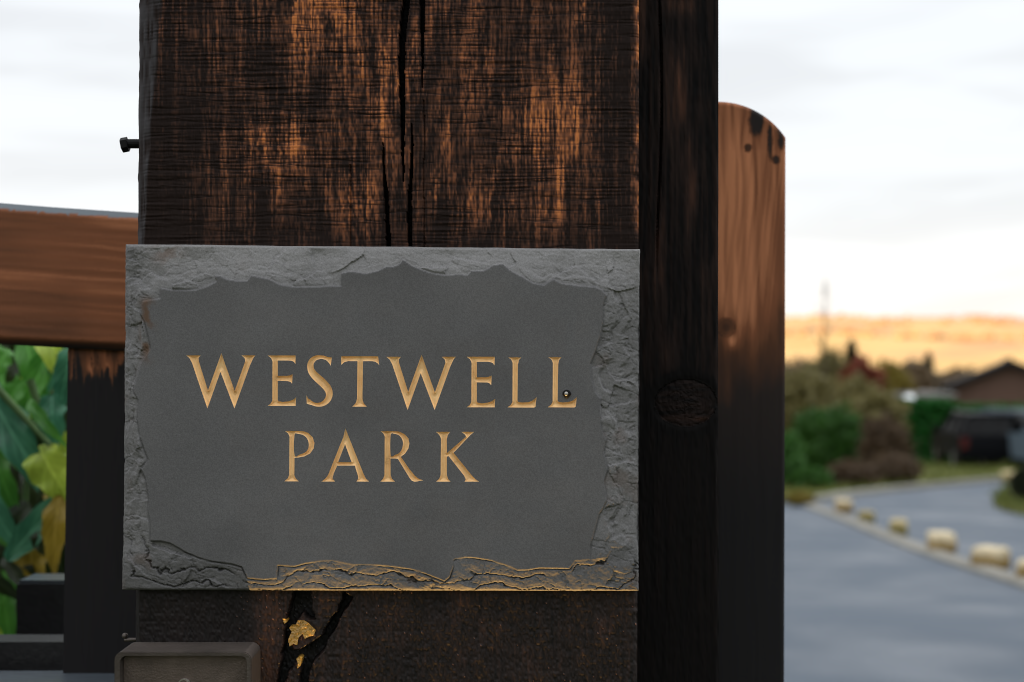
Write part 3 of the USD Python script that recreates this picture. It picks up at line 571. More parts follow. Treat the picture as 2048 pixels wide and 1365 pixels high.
hgt[resin] = 2 + 4 * f2(uf, vf, 5, 5, 18)[resin]
w[resin] = .95
hgt -= (1.9 * hl + 1.6 * vl + 1.1 * hp + .7 * vp) * (vf < 900) * (1 - chw)
w[inc & ~resin] = 0
w = np.clip(w, 0, 1)
gl_ = np.where(low, .25, 0.0); we_ = .9 * sstep(.02, .18, chw) * (vf < 900) * (.6 + 1.6 * fib) 
we_ = np.clip(we_, 0, 1)
glint = (n2(uf, vf, 2.3, 2.4, 28) > .86 - .05 * np.exp(-((uf - 560) / 120) ** 2)) & (uf > 470) & low & (f2(uf, vf, 70, 70, 29) > .40)
w[glint & ~inc] = .85  # orange glints of lamp light painted as bright raised specks
hgt[glint] += 2.4
gl_[glint] = 1.0
hgt[low] += 2.3 * (n2(uf, vf, 3.2, 5.5, 19)[low] - .5) + (n2(uf, vf, 30, 60, 20)[low] - .5) * 3
s_ = TD / F
X = (uf - 1024) * s_; Y = TD - hgt * s_; Z = EYE + (HORIZON - vf) * s_
nr, nc = U.shape
idx = np.arange(nr * nc).reshape(nr, nc)
quads = np.stack([idx[:-1, :-1], idx[1:, :-1], idx[1:, 1:], idx[:-1, 1:]], -1).reshape(-1, 4)
P0 = np.stack([X, Y, Z], 1)
ring = np.concatenate([idx[0, :], idx[1:, -1], idx[-1, -2::-1], idx[-2:0:-1, 0]])
fr = P0[ring]; bk = fr.copy(); bk[:, 1] = TD + .055
n0 = len(P0); k = len(ring); i = np.arange(k); j = (i + 1) % k
qs = np.stack([n0 + i, n0 + j, n0 + k + j, n0 + k + i], 1)
cn = [n0 + k + 0, n0 + k + nc - 1, n0 + k + nc - 1 + nr - 1, n0 + k + 2 * nc + nr - 3]
obj('front_timber', (np.vstack([P0, fr, bk]), np.vstack([quads, qs, [cn[::-1]]])), 'stained_timber', post, smooth=True,
    prim={'wear': np.concatenate([w, w[ring] * .3, w[ring] * 0]), 'gloss': np.concatenate([gl_, gl_[ring], gl_[ring]]), 'weathered_sheen': np.concatenate([we_, we_[ring] * .6, we_[ring] * 0])})

res_polys = [[(1450, 880), (1490, 882), (1525, 902), (1578, 952), (1566, 990), (1530, 1000), (1500, 1014), (1484, 978), (1452, 1008), (1444, 1062), (1418, 1050), (1390, 1070), (1378, 1022), (1404, 962), (1386, 934), (1424, 930)], [(1440, 1160), (1462, 1150), (1478, 1162), (1466, 1215), (1445, 1232), (1450, 1195)], [(1338, 868), (1360, 872), (1366, 895), (1350, 905)]]
for rpl in res_polys:
    rp_ = Polygon([(200 + x * .2734, 1000 + y * .2734) for x, y in rpl])
    (v1, f1), q1 = panel(rp_, 1.5, lambda u, v: 3 + 5 * (f2(u, v, 7, 6, 101, 4) - .3) + 3 * (n2(u, v, 2.6, 2.6, 102) - .5), TD, .02, 21)
    obj('resin', (v1, f1), 'amber_resin', post, smooth=50, label='lump of golden resin below the sign')
# rear timber, set back behind the front one
RD = 1.306
def rear_h(u, v):
    kn = np.hypot((u - 1372) / 62, (v - 806) / 47); flow = np.exp(-((kn - 1) / .9) ** 2)
    uu = u + 26 * np.sign(u - 1372) * np.exp(-((v - 806) / 130) ** 2) * np.clip(1 - np.abs(u - 1372) / 120, 0, 1)
    h = 2.4 * (n2(uu, v, 7, 190, 31) - .5) + 1.6 * (n2(uu, v, 18, 240, 32) - .5) + 1.4 * (n2(u, v, 4, 16, 33) - .5)
    h += np.where(kn < 1, 3 * (n2(kn * 60, np.arctan2(v - 806, u - 1372) * 6, 4, 1, 34) - .5) - 2.5 * kn, 0) + 5 * np.exp(-((kn - 1.25) / .22) ** 2) * 0 - 2.0 * np.exp(-((kn - 1.02) / .10) ** 2) * n2(u, v, 30, 18, 39) * 1.6
    h -= 14 * np.exp(-((u - (1318 + 5 * np.sin(v / 120))) / 1.8) ** 2) * sstep(-80, 60, v) * (1 - sstep(430, 560, v))
    h -= 5 * np.clip((7 + 5 * (n2(v * 0, v, 1, 30, 35) - .5) - (1437 - u)) / 7, 0, 1) ** 2
    return h
rpoly = Polygon([(640, -900), (1437, -900), (1437.5, 300), (1436.5, 800), (1438, 1100), (1438, HORIZON + EYE / RD * F + 40), (640, HORIZON + EYE / RD * F + 40)])
# only the strip that can be seen is finely divided
fine_part = rpoly.intersection(shapely.box(1225, -40, 1500, 1400))
def wear_rear(u, v):
    kn = np.hypot((u - 1372) / 62, (v - 806) / 47) + .22 * (f2(u, v, 30, 30, 38) - .5)
    w = .04 + .22 * sstep(.48, .7, f2(u, v, 30, 200, 36)) * (1 - sstep(350, 800, v)) + .35 * (n2(u, v, 7, 190, 31) - .5) * .6 + .20 * (n2(u, v, 3.6, 55, 40) - .5)
    w += .28 * np.exp(-(((u - 1365) / 30) ** 2 + ((v - 10) / 25) ** 2)) + .22 * np.exp(-(((u - 1350) / 22) ** 2 + ((v - 200) / 130) ** 2)) + .26 * np.exp(-(((u - 1322) / 12) ** 2 + ((v - 470) / 90) ** 2)) + .12 * np.exp(-(((u - 1335) / 22) ** 2 + ((v - 690) / 50) ** 2))
    w = np.where(kn < 1, .07 + .18 * (n2(u, v, 26, 5, 37) - .5) + .14 * np.exp(-(((v - 838) / 9) ** 2)), w)
    w *= 1 - .75 * sstep(760, 900, v) * (kn > 1)
    w -= .15 * np.exp(-((kn - 1.2) / .2) ** 2)
    return np.clip(w, 0, 1)
(mv, mf), uv = panel(fine_part, 2.6, rear_h, RD, .12, 3)
flat = lambda u, v: u * 0
sr = RD / F
zt, zb_ = EYE + (HORIZON + 40) * sr, EYE + (HORIZON - 1400) * sr
xr = (1437 - 1024) * sr; xl = (1225 - 1024) * sr
core = cat([box((640 - 1024) * sr, xl - .0015, RD + .002, RD + .12, -.05, EYE + (HORIZON + 900) * sr), box(xl, xr, RD, RD + .12, zt + .0008, EYE + (HORIZON + 900) * sr), box(xl, xr, RD, RD + .12, -.05, zb_ - .0008)])
wr = wear_rear(uv[:, 0], uv[:, 1]); nz = len(mv) + 24
obj('rear_timber', join((mv, mf), (core.vertices, core.faces)), 'stained_timber', post, smooth=False, prim={'wear': np.concatenate([wr, np.full(24, .10)]), 'gloss': np.zeros(nz), 'weathered_sheen': np.zeros(nz)})
# bolt at the left side (black) and a small one lower down
bd = 1.285; sb = bd / F
shank = cyl(9.5 * sb, 40 * sb, tuple(at(276, 288, bd)), 'x', 14)
hx_ = trimesh.creation.cylinder(15 * sb, 13 * sb, sections=6); hx_.apply_transform(trimesh.transformations.rotation_matrix(math.pi / 2, [0, 1, 0])); hx_.apply_transform(trimesh.transformations.rotation_matrix(-.18, [0, 1, 0])); hx_.apply_translation(at(250, 290, bd))
obj('bolt', cat([shank, hx_]), 'black_iron', post, label='black bolt sticking out of the left side')
b2 = cyl(4 * sb, 26 * sb, tuple(at(262, 1280, bd)), 'x', 10); n2_ = trimesh.creation.icosphere(2, 6 * sb); n2_.apply_translation(at(250, 1272, bd))
obj('bolt', cat([b2, n2_]), 'bronze_metal', post, smooth=True, label='small pale metal pin low on the left side')

# ------------------------------------------------------------------ the slate sign
SD = 1.234
ctr = [(321, 597), (321, 577), (341, 581), (370, 582), (391, 581), (418, 572), (434, 563), (430, 552), (441, 553), (452, 559), (478, 563), (495, 562), (503, 551), (520, 555), (539, 559), (560, 570), (590, 575), (683, 573), (683, 547), (700, 543), (732, 548), (757, 542), (772, 534), (787, 534), (800, 528), (806, 520), (824, 532), (843, 540), (867, 548), (894, 551), (921, 549), (935, 551), (943, 542), (967, 542), (978, 537), (986, 530), (1007, 529), (1020, 541), (1042, 553), (1066, 567), (1088, 571), (1106, 559), (1125, 568), (1157, 572), (1190, 575), (1203, 580), (1213, 591), (1206, 610), (1206, 642), (1200, 674), (1190, 704), (1180, 728), (1183, 760), (1190, 784), (1200, 798), (1200, 830), (1203, 860), (1212, 880), (1207, 905), (1215, 940), (1208, 962), (1210, 980), (1213, 1000), (1198, 1030), (1190, 1060), (1181, 1090), (1180, 1120), (1150, 1122), (1139, 1138), (1079, 1137), (1049, 1141), (1035, 1141), (1022, 1134), (983, 1122), (948, 1116), (929, 1115), (907, 1120), (907, 1131), (899, 1155), (889, 1163), (871, 1156), (836, 1142), (795, 1135), (748, 1130), (706, 1130), (665, 1122), (637, 1123), (610, 1128), (588, 1134), (555, 1131), (553, 1157), (528, 1160), (495, 1157), (484, 1134), (462, 1128), (419, 1122), (397, 1115), (370, 1104), (342, 1087), (320, 1082), (301, 1082), (301, 1049), (296, 1022), (298, 1000), (292, 960), (283, 940), (297, 920), (287, 895), (280, 870), (275, 840), (277, 800), (268, 785), (270, 771), (278, 739), (286, 720), (302, 698), (297, 674), (290, 645), (281, 628), (286, 604), (316, 599)]
center = Polygon(ctr).buffer(0)
def smooth_closed(p, n=6):
    p = np.asarray(p, float); q = []
    for i in range(len(p)):
        a, b, c, d = p[i - 1], p[i], p[(i + 1) % len(p)], p[(i + 2) % len(p)]
        for t in np.linspace(0, 1, n, endpoint=False):
            q.append(.5 * ((2 * b) + (-a + c) * t + (2 * a - 5 * b + 4 * c - d) * t * t + (-a + 3 * b - 3 * c + d) * t ** 3))
    return np.array(q)
K = 430 / 1893
def crop3(p, dx=0, dy=0): return [(350 + (x + dx) * K, 680 + (y + dy) * K) for x, y in p]
def crop4(p, dx=0, dy=0): return [(750 + (x + dx) * K, 680 + (y + dy) * K) for x, y in p]
Wp = [(98, 137), (225, 137), (208, 160), (209, 188), (290, 447), (408, 118), (525, 450), (618, 190), (612, 160), (585, 137), (708, 137), (690, 160), (660, 225), (523, 606), (400, 282), (285, 606), (150, 205), (126, 160)]
Ep = [(815, 138), (1062, 138), (1060, 215), (1048, 195), (1030, 186), (1000, 182), (905, 182), (905, 318), (985, 318), (1012, 314), (1035, 303), (1031, 388), (1018, 372), (995, 364), (905, 362), (905, 530), (912, 542), (950, 548), (1005, 541), (1035, 530), (1066, 508), (1063, 582), (815, 582), (842, 562), (856, 535), (858, 190), (845, 160)]
Lp = [(1172, 155), (1288, 155), (1268, 178), (1259, 215), (1254, 535), (1262, 548), (1300, 553), (1355, 548), (1390, 535), (1422, 506), (1414, 590), (1400, 597), (1166, 595), (1198, 572), (1210, 545), (1212, 205), (1200, 175)]
Tp = [(1462, 145), (1788, 145), (1798, 222), (1782, 205), (1760, 192), (1735, 188), (1656, 188), (1650, 520), (1660, 558), (1690, 589), (1560, 589), (1590, 560), (1602, 520), (1606, 188), (1525, 188), (1492, 196), (1464, 222)]
Sc = [((1356, 180), 17), ((1330, 163), 15), ((1285, 153), 16), ((1235, 162), 21), ((1200, 195), 26), ((1192, 240), 28), ((1210, 290), 31), ((1258, 340), 35), ((1315, 393), 35), ((1352, 445), 32), ((1356, 500), 28), ((1325, 548), 24), ((1270, 572), 17), ((1215, 563), 15), ((1180, 540), 17)]
def stroke(cs):
    c = np.array([a for a, _ in cs], float); rr = np.array([b for _, b in cs], float)
    t = np.linspace(0, len(c) - 1, 90); from_s = np.arange(len(c))
    from scipy.interpolate import CubicSpline
    cc = CubicSpline(from_s, c)(t); r2 = CubicSpline(from_s, rr)(t)
    return shapely.union_all([shapely.convex_hull(shapely.union_all([Point(*cc[i]).buffer(r2[i]), Point(*cc[i + 1]).buffer(r2[i + 1])])) for i in range(len(cc) - 1)])
S_sh = shapely.union_all([stroke(Sc), Polygon([(1330, 150), (1380, 156), (1372, 230), (1352, 200), (1335, 180)]), Polygon([(1157, 488), (1172, 515), (1200, 545), (1200, 575), (1160, 562)])]).buffer(2).buffer(-2)
def ring_pts(pts, n=5): return smooth_closed(pts, n)
P_out = [(968, 803)] + [(1085, 803), (1130, 806), (1175, 822), (1212, 858), (1227, 905), (1222, 955), (1190, 1000), (1140, 1026), (1090, 1036), (1052, 1040)] + [(1050, 1190), (1062, 1220), (1090, 1246), (962, 1246), (993, 1220), (1005, 1190), (1008, 850), (993, 822)]
P_in = smooth_closed([(1052, 840), (1085, 829), (1130, 840), (1163, 870), (1178, 915), (1172, 960), (1145, 992), (1100, 1010), (1052, 1016)], 5)
A_out = [(1500, 780), (1660, 1180), (1680, 1222), (1710, 1248), (1598, 1248), (1612, 1225), (1610, 1195), (1583, 1108), (1428, 1108), (1398, 1175), (1385, 1222), (1410, 1248), (1288, 1248), (1325, 1222), (1350, 1185), (1484, 850)]
A_in = [(1497, 920), (1436, 1078), (1555, 1078)]
R_out = [(48, 805), (165, 805), (215, 810), (262, 832), (295, 870), (303, 912), (295, 955), (265, 1002), (228, 1030), (300, 1135), (345, 1190), (380, 1222), (427, 1238), (350, 1250), (325, 1242), (305, 1218), (202, 1050), (180, 1045), (137, 1045), (137, 1190), (148, 1222), (177, 1249), (47, 1249), (73, 1222), (83, 1190), (86, 850), (72, 822)]
R_in = smooth_closed([(138, 840), (172, 829), (212, 842), (240, 878), (246, 920), (236, 965), (212, 998), (180, 1012), (138, 1018)], 5)
K_out = [(537, 811), (663, 811), (641, 838), (633, 870), (633, 998), (800, 855), (797, 838), (760, 811), (874, 811), (838, 840), (692, 995), (850, 1192), (885, 1228), (918, 1249), (788, 1249), (799, 1228), (785, 1198), (648, 1024), (633, 1028), (633, 1190), (641, 1222), (665, 1249), (537, 1249), (567, 1222), (578, 1190), (581, 870), (567, 838)]
letters = [('W', Polygon(crop3(Wp))), ('E', Polygon(crop3(Ep))), ('S', affinity.affine_transform(S_sh, [K, 0, 0, K, 350, 680])), ('T', Polygon(crop3(Tp))),
           ('W', Polygon(crop4(Wp, 2, 13))), ('E', Polygon(crop4(Ep, -8, 12))), ('L', Polygon(crop4(Lp))), ('L', Polygon(crop4(Lp, 354, -1))),
           ('P', Polygon(crop3(P_out), [crop3(P_in)])), ('A', Polygon(crop3(A_out), [crop3(A_in)])), ('R', Polygon(crop4(R_out), [crop4(R_in)])), ('K', Polygon(crop4(K_out)))]
letters = [(n, rounded(p.buffer(0), .2)) for n, p in letters]
letters = [(n, max(getattr(p, 'geoms', [p]), key=lambda g: g.area)) for n, p in letters]
slab = Polygon([(245, 487), (1282, 497), (1278.5, 1185), (240, 1183)])
slab_cut = slab.difference(shapely.union_all([p for _, p in letters]))
islands = [p for p in getattr(slab_cut, 'geoms', [slab_cut])]
main_poly = max(islands, key=lambda p: p.area)
cen_line, slab_line = center.exterior, slab.exterior
shapely.prepare(center)
def border(u, v):
    inside = shapely.contains_xy(center, u, v)
    s = np.where(inside, 0, dist_to(cen_line, u, v)); e = dist_to(slab_line, u, v)
    return inside, s, e
def terr(x, n, k):
    y = x * n; fl_ = np.floor(y); return (fl_ + sstep(1 - k, 1, y - fl_)) / n
def slate_fields(u, v):
    inside, s, e = border(u, v)
    t = s / np.maximum(s + e, 1e-6)
    top = np.exp(-((v - 490) / 75) ** 2) * sstep(250, 330, u)
    low = sstep(1060, 1130, v)
    wn = f2(u, v, 55, 42, 41, 5) - .5; wn2 = f2(u + .6 * v, v - .4 * u, 24, 16, 42, 4) - .5
    x = np.clip(t * (.85 + .2 * top) + (.75 * wn + .10 * wn2) * sstep(0, .25, t) * (1 - .55 * top) + .06, 0, 1.3)
    st = terr(x, 3, .2); st2 = terr(x * .8 + .5 * wn + .12 * wn2, 3, .2)
    k = (.85 - .6 * top) * (1 - .7 * low)
    xg = x * 2.6 + .9 * wn + .12 * wn2; fg = xg - np.floor(xg); groove = np.exp(-(np.minimum(fg, 1 - fg) / .05) ** 2) * sstep(.1, .3, xg) * sstep(.35, .55, f2(u, v, 60, 40, 55)) * (.25 + .75 * low) * (1 - top)
    groove = np.maximum(groove, .7 * low * np.exp(-((s - 2) / 1.3) ** 2) * sstep(.44, .6, f2(u, v, 40, 40, 56)))
    prof = (1 - k) * x + k * (.65 * st + .35 * st2)
    fk = np.zeros_like(u)
    for cx, cy, r in ((290, 545, 62), (330, 500, 60), (393, 523, 62), (470, 500, 66), (560, 470, 106), (640, 505, 76), (735, 478, 74), (790, 500, 40), (885, 470, 84), (962, 490, 54), (1075, 462, 112), (1160, 490, 92), (1235, 520, 80)):
        fk = np.maximum(fk, .17 * (r - np.hypot(u - cx - 6 * wn2, (v - cy) * 1.0)) + 1.2 * wn)
    prof = prof * (1 - .75 * top) + top * np.clip(.12 + fk / 22, 0, 1)
    depth = 22 * prof * (1 - .5 * low) + (3.2 - 2.7 * top) * (1 - .8 * low) * sstep(0, 1.6, s) + 5.5 * groove
    rough = (f2(u, v, 40, 28, 43, 4) - .5) * 1.8 * (1 - .85 * top) + (n2(u, v, 3.4, 2.8, 44) - .5) * 1.0 + (f2(u, v, 11, 8, 54, 3) - .5) * 1.2
    sr_ = np.random.default_rng(63); seeds = sr_.uniform((235, 480), (1290, 1190), (330, 2)); tilt = sr_.normal(0, .075, (330, 2)); offs = sr_.normal(0, .55, 330)
    wu, wv = u + 22 * wn + 8 * wn2, v + 16 * wn - 8 * wn2
    ki = cKDTree(seeds * [1, 1.25]).query(np.stack([wu, wv * 1.25], 1))[1]
    facet = tilt[ki, 0] * (wu - seeds[ki, 0]) + tilt[ki, 1] * (wv - seeds[ki, 1]) + offs[ki]
    rough += facet * (1 - .6 * top) * (1 - .6 * low) * sstep(1, 16, e)
    ridge_ = np.abs(f2(u * .9 + v * .5, v - u * .3, 95, 36, 45, 4) - .5)
    rough -= 1.6 * np.exp(-(ridge_ / .007) ** 2) * (1 - .7 * top)
    h = np.where(inside, (n2(u, v, 40, 40, 46) - .5) * .25, -depth + rough * sstep(0, 6, s))
    lip = np.clip((5 - e) / 5, 0, 1); h -= 6.5 * lip ** 2 + 1.2 * lip * (n2(u, v, 6, 6, 47) - .4)
    riv_shade = np.where(inside, 0, 1.0) * (.34 + .62 * top + .16 * (f2(u, v, 30, 24, 48) - .5) + .14 * (n2(u, v, 3.2, 2.6, 57) - .5) - .25 * low) - .2 * np.exp(-(ridge_ / .01) ** 2) * ~inside  # riven tone, with light painted on the top border and shade on the lower
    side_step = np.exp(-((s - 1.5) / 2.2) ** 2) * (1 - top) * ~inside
    riv_shade = riv_shade - .35 * side_step * (1 - low) - .7 * groove  # step edges and grooves darkened in colour to show their shade
    riv_shade = np.where(inside, .30 * (f2(u, v, 140, 90, 49, 5) - .42), np.clip(riv_shade, -.8, 1.2))
    rust = np.exp(-((u - 293) / 13) ** 2) * sstep(585, 610, v) * (1 - sstep(690, 740, v)) * sstep(.38, .6, f2(u, v, 18, 26, 50)) * 1.0
    rust += .6 * np.exp(-(((u - 330) / 30) ** 2 + ((v - 505) / 22) ** 2)) * sstep(.42, .6, f2(u, v, 16, 10, 51)) + .3 * (~inside) * sstep(.56, .75, f2(u, v, 40, 40, 52)) * (1 - top)
    return h, np.clip(.35 + .65 * riv_shade, 0, 1), np.clip(rust, 0, .9)
sign = thing('slate_sign', 'grey slate name sign with chipped edges and gold letters fixed to the big timber post', 'sign')
(mv, mf), uv = panel(main_poly, 1.7, lambda u, v: slate_fields(u, v)[0], SD, TD - SD + .004, 5)
_, riv_shade, rust = slate_fields(uv[:, 0], uv[:, 1])
# the groove walls of the letters belong to the letters, so keep the slab's own hole walls short
panel_prim = obj('slate_panel', (mv, mf), 'slate', sign, smooth=True, prim={'riven_shading': riv_shade, 'rust': rust})
for p in islands:                                # the insides of A, P and R
    if p is not main_poly:
        (iv, if_), iuv = panel(p, 1.7, lambda u, v: u * 0, SD, .012, 6)
        obj('letter_counter', (iv, if_), 'slate', sign, smooth=True, prim={'riven_shading': np.full(len(iv), .36), 'rust': np.zeros(len(iv))})
for n, p in letters:
    line = shapely.boundary(p)
    def cut(u, v):
        dd = dist_to(line, u, v); return -np.minimum(dd * 1.7, 4.2 + .3 * dd)
    (lv, lf_), luv = panel(p, .9, cut, SD + .00002, .011, 8)
    obj('letter', (lv, lf_), 'gold', sign, smooth=35, label='gold letter ' + n)
stud = trimesh.creation.icosphere(3, 1); stud.vertices *= np.array([9, 6, 9]) * SD / F
vz = stud.vertices; vz[:, 0] *= np.where(vz[:, 2] < 0, 1 + .55 * vz[:, 2] / (9 * SD / F), 1)
stud.vertices[:] += at(1133.5, 789, SD); obj('stud', stud, 'black_iron', sign, smooth=True, label='small dark stud beside the last letter')
s2 = trimesh.creation.icosphere(2, 1); s2.vertices *= np.array([4, 2.2, 4.4]) * SD / F; s2.vertices[:] += at(1132.5, 788, SD - .0022); obj('stud_head', s2, 'steel', sign, smooth=True)

# ------------------------------------------------------------------ metal box on the post
BD = 1.206; sB = BD / F
bx0, bx1 = (229 - 1024) * sB, (503 - 1024) * sB; bz1 = EYE + (HORIZON - 1304) * sB; bz0 = bz1 - .19
boxt = thing('metal_box', 'dark bronze metal box with a round button below the slate sign', 'entry box')
outer = rounded(shapely.box(bx0, bz0, bx1, bz1), .007); inner_ = rounded(shapely.box(bx0 + .0052, bz0 + .005, bx1 - .004, bz1 - .0035), .005)
fr1 = ext_y(outer.difference(inner_), BD, TD - .001)
lipm = ext_y(rounded(outer.buffer(-.0006), .006).difference(inner_.buffer(.0003)), BD - .0012, BD - .0001)
obj('housing', cat([fr1, lipm]), 'bronze_metal', boxt, smooth=40)
obj('front_panel', ext_y(inner_.buffer(-.0004), BD + .008, BD + .012), 'panel_metal', boxt)
bc = at(369, 1369, BD + .008)
rg = trimesh.creation.annulus(.0042, .0052, .003); rg.apply_transform(trimesh.transformations.rotation_matrix(math.pi / 2, [1, 0, 0])); rg.apply_translation(bc + [0, -.0015, 0])
bt = obj('button', cyl(.0041, .004, tuple(bc + [0, -.002, 0]), 'y', 28), 'panel_metal', boxt, smooth=40); obj('button_ring', rg, 'steel', bt, smooth=40)

# ------------------------------------------------------------------ the gate
GD = 1.5; sG = GD / F
gate = thing('timber_gate', 'red brown timber gate with a round topped stile behind the big post', 'gate')
def wear_mix(u, v, edge, soft, jag, top=.72, seed=60):
    gr = n2(u + 18 * (f2(u, v, 120, 260, seed) - .5), v, 7, 150, seed + 1) - .5; g2_ = n2(u, v, 19, 260, seed + 2) - .5
    return gr, g2_
arc = [(1437 + 135 * math.sin(a), 203 + 162 * (1 - math.cos(a)) * 1.0) for a in np.linspace(-1, 1, 31) * math.asin(135 / 162) * 0 + np.linspace(-1, 1, 31) * 1.0]
th = math.asin(135 / 162.6)
arc = [(1437 + 162.6 * math.sin(a), 203 + 162.6 * (1 - math.cos(a))) for a in np.linspace(-th, th, 41)]
stile = Polygon(arc + [(1571, 700), (1569, 1420), (1569, HORIZON + (EYE - .06) / GD * F), (1303, HORIZON + (EYE - .06) / GD * F), (1303, 600)])
vis_st = stile.intersection(shapely.box(1290, 0, 1700, 1410))
def st_h(u, v):
    gr = n2(u + 22 * (f2(u, v, 120, 260, 60) - .5), v, 6.5, 170, 61) - .5
    e = dist_to(stile.exterior, u, v); lip = np.clip((7 - e) / 7, 0, 1)
    return gr * 1.0 + (n2(u, v, 18, 260, 62) - .5) * .8 - 6 * lip ** 2
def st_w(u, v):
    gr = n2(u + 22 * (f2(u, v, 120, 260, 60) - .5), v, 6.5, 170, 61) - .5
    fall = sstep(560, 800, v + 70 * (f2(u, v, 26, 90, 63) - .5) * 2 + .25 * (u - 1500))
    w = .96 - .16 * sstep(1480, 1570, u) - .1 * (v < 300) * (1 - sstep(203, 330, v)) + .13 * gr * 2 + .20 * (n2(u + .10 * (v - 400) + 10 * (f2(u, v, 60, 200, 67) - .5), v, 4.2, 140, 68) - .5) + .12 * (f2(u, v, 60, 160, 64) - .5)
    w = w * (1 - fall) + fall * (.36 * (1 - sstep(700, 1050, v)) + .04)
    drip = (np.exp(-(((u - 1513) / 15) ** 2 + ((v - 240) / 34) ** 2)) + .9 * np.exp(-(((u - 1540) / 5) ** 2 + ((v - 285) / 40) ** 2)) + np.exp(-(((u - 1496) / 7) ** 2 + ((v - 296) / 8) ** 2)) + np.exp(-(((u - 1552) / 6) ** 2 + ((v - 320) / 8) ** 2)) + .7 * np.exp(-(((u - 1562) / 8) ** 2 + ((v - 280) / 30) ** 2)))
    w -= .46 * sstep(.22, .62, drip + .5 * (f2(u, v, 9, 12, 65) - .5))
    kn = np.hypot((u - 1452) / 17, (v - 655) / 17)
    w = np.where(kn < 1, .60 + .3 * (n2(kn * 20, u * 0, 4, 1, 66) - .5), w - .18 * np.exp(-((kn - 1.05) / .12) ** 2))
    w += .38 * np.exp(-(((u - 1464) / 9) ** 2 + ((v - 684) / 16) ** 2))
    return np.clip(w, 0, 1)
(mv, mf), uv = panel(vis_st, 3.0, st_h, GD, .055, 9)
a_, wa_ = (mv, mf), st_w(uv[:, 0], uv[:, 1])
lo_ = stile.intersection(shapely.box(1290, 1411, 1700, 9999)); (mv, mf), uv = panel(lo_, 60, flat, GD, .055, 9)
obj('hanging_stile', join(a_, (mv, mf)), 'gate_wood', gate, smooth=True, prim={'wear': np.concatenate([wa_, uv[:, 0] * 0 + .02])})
rail = Polygon([(-1300, 330), (-600, 366), (-250, 386), (0, 405), (100, 413), (266, 424), (600, 452), (1000, 500), (1301, 520), (1301, 800), (1000, 770), (600, 735), (240, 702), (130, 696), (0, 689), (-250, 674), (-600, 655), (-1300, 620)])
def rl_h(u, v):
    e = dist_to(rail.exterior, u, v); lip = np.clip((15 - e) / 15, 0, 1)
    yy = v - .055 * u
    return (n2(u, yy + 10 * (f2(u, v, 160, 60, 70) - .5), 190, 6, 71) - .5) * 1.2 - 16 * lip
def rl_w(u, v):
    yy = v - .055 * u + 26 * (f2(u, v, 260, 70, 70) - .5)
    g1 = n2(u, yy, 240, 6.5, 71) - .5; g2_ = n2(u, yy, 400, 24, 72) - .5
    w = .75 + .16 * g1 + .22 * g2_ + .14 * (f2(u, v, 120, 60, 73) - .5) - .09 * sstep(520, 690, v)
    w += .07 * sstep(120, 250, u)
    w -= .4 * sstep(672, 690, v - .045 * u)  # shade of the rail underside painted as a dark lower band
    return np.clip(w, 0, 1)
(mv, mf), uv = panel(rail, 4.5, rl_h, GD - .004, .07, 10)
obj('top_rail', (mv, mf), 'gate_wood', gate, smooth=True, prim={'wear': rl_w(uv[:, 0], uv[:, 1]), 'weathered_sheen': .9 * (dist_to(rail.exterior, uv[:, 0], uv[:, 1]) < 13) * (uv[:, 1] < 560)})  # blue-grey sky reflection painted along the upper edge
bar = Polygon([(136, 692), (330, 702), (325, 1347), (126, 1347)])
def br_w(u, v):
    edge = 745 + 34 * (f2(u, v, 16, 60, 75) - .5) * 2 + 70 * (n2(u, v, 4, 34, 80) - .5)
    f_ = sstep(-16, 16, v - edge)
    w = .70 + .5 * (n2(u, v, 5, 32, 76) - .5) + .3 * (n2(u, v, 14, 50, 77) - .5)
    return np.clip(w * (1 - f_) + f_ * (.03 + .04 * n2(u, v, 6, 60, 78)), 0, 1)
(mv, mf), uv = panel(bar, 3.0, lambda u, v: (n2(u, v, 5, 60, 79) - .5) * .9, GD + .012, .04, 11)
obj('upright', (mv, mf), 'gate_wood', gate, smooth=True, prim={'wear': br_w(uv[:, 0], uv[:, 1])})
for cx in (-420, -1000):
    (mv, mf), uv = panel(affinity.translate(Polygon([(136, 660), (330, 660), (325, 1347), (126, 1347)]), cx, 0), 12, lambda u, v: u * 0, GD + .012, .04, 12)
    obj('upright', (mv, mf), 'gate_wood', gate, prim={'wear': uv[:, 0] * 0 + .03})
zr = EYE - (1347 - HORIZON) * (GD + .012) / F
xL, xR = (-1300 - 1024) * sG, (1301 - 1024) * sG
ml = trimesh.creation.box((xR - xL, .13, .10)); ml.apply_translation(((xL + xR) / 2, 1.46, zr - .05))
obj('middle_rail', ml, 'wet_wood_sky_sheen', gate)
obj('batten', ext_y(rounded(shapely.box(xL, zr - .03, xR, EYE - (1283 - HORIZON) * 1.56 / F), .003), 1.556, 1.60), 'black_block', gate, smooth=40)
lr = trimesh.creation.box((xR - xL, .07, .12)); lr.apply_translation(((xL + xR) / 2, 1.5, .28)); obj('bottom_rail', lr, 'wet_wood_sky_sheen', gate)
cs = box(xL - .14, xL, 1.47, 1.56, .05, 1.95); obj('closing_stile', cs, 'gate_wood', gate, prim={'wear': np.full(len(cs.vertices), .5)})
for cx in (150, -350, -900):
    b_ = box((cx - 1024) * sG, (cx + 190 - 1024) * sG, 1.512, 1.552, .34, zr - .1); obj('lower_upright', b_, 'gate_wood', gate, prim={'wear': np.full(len(b_.vertices), .03)})
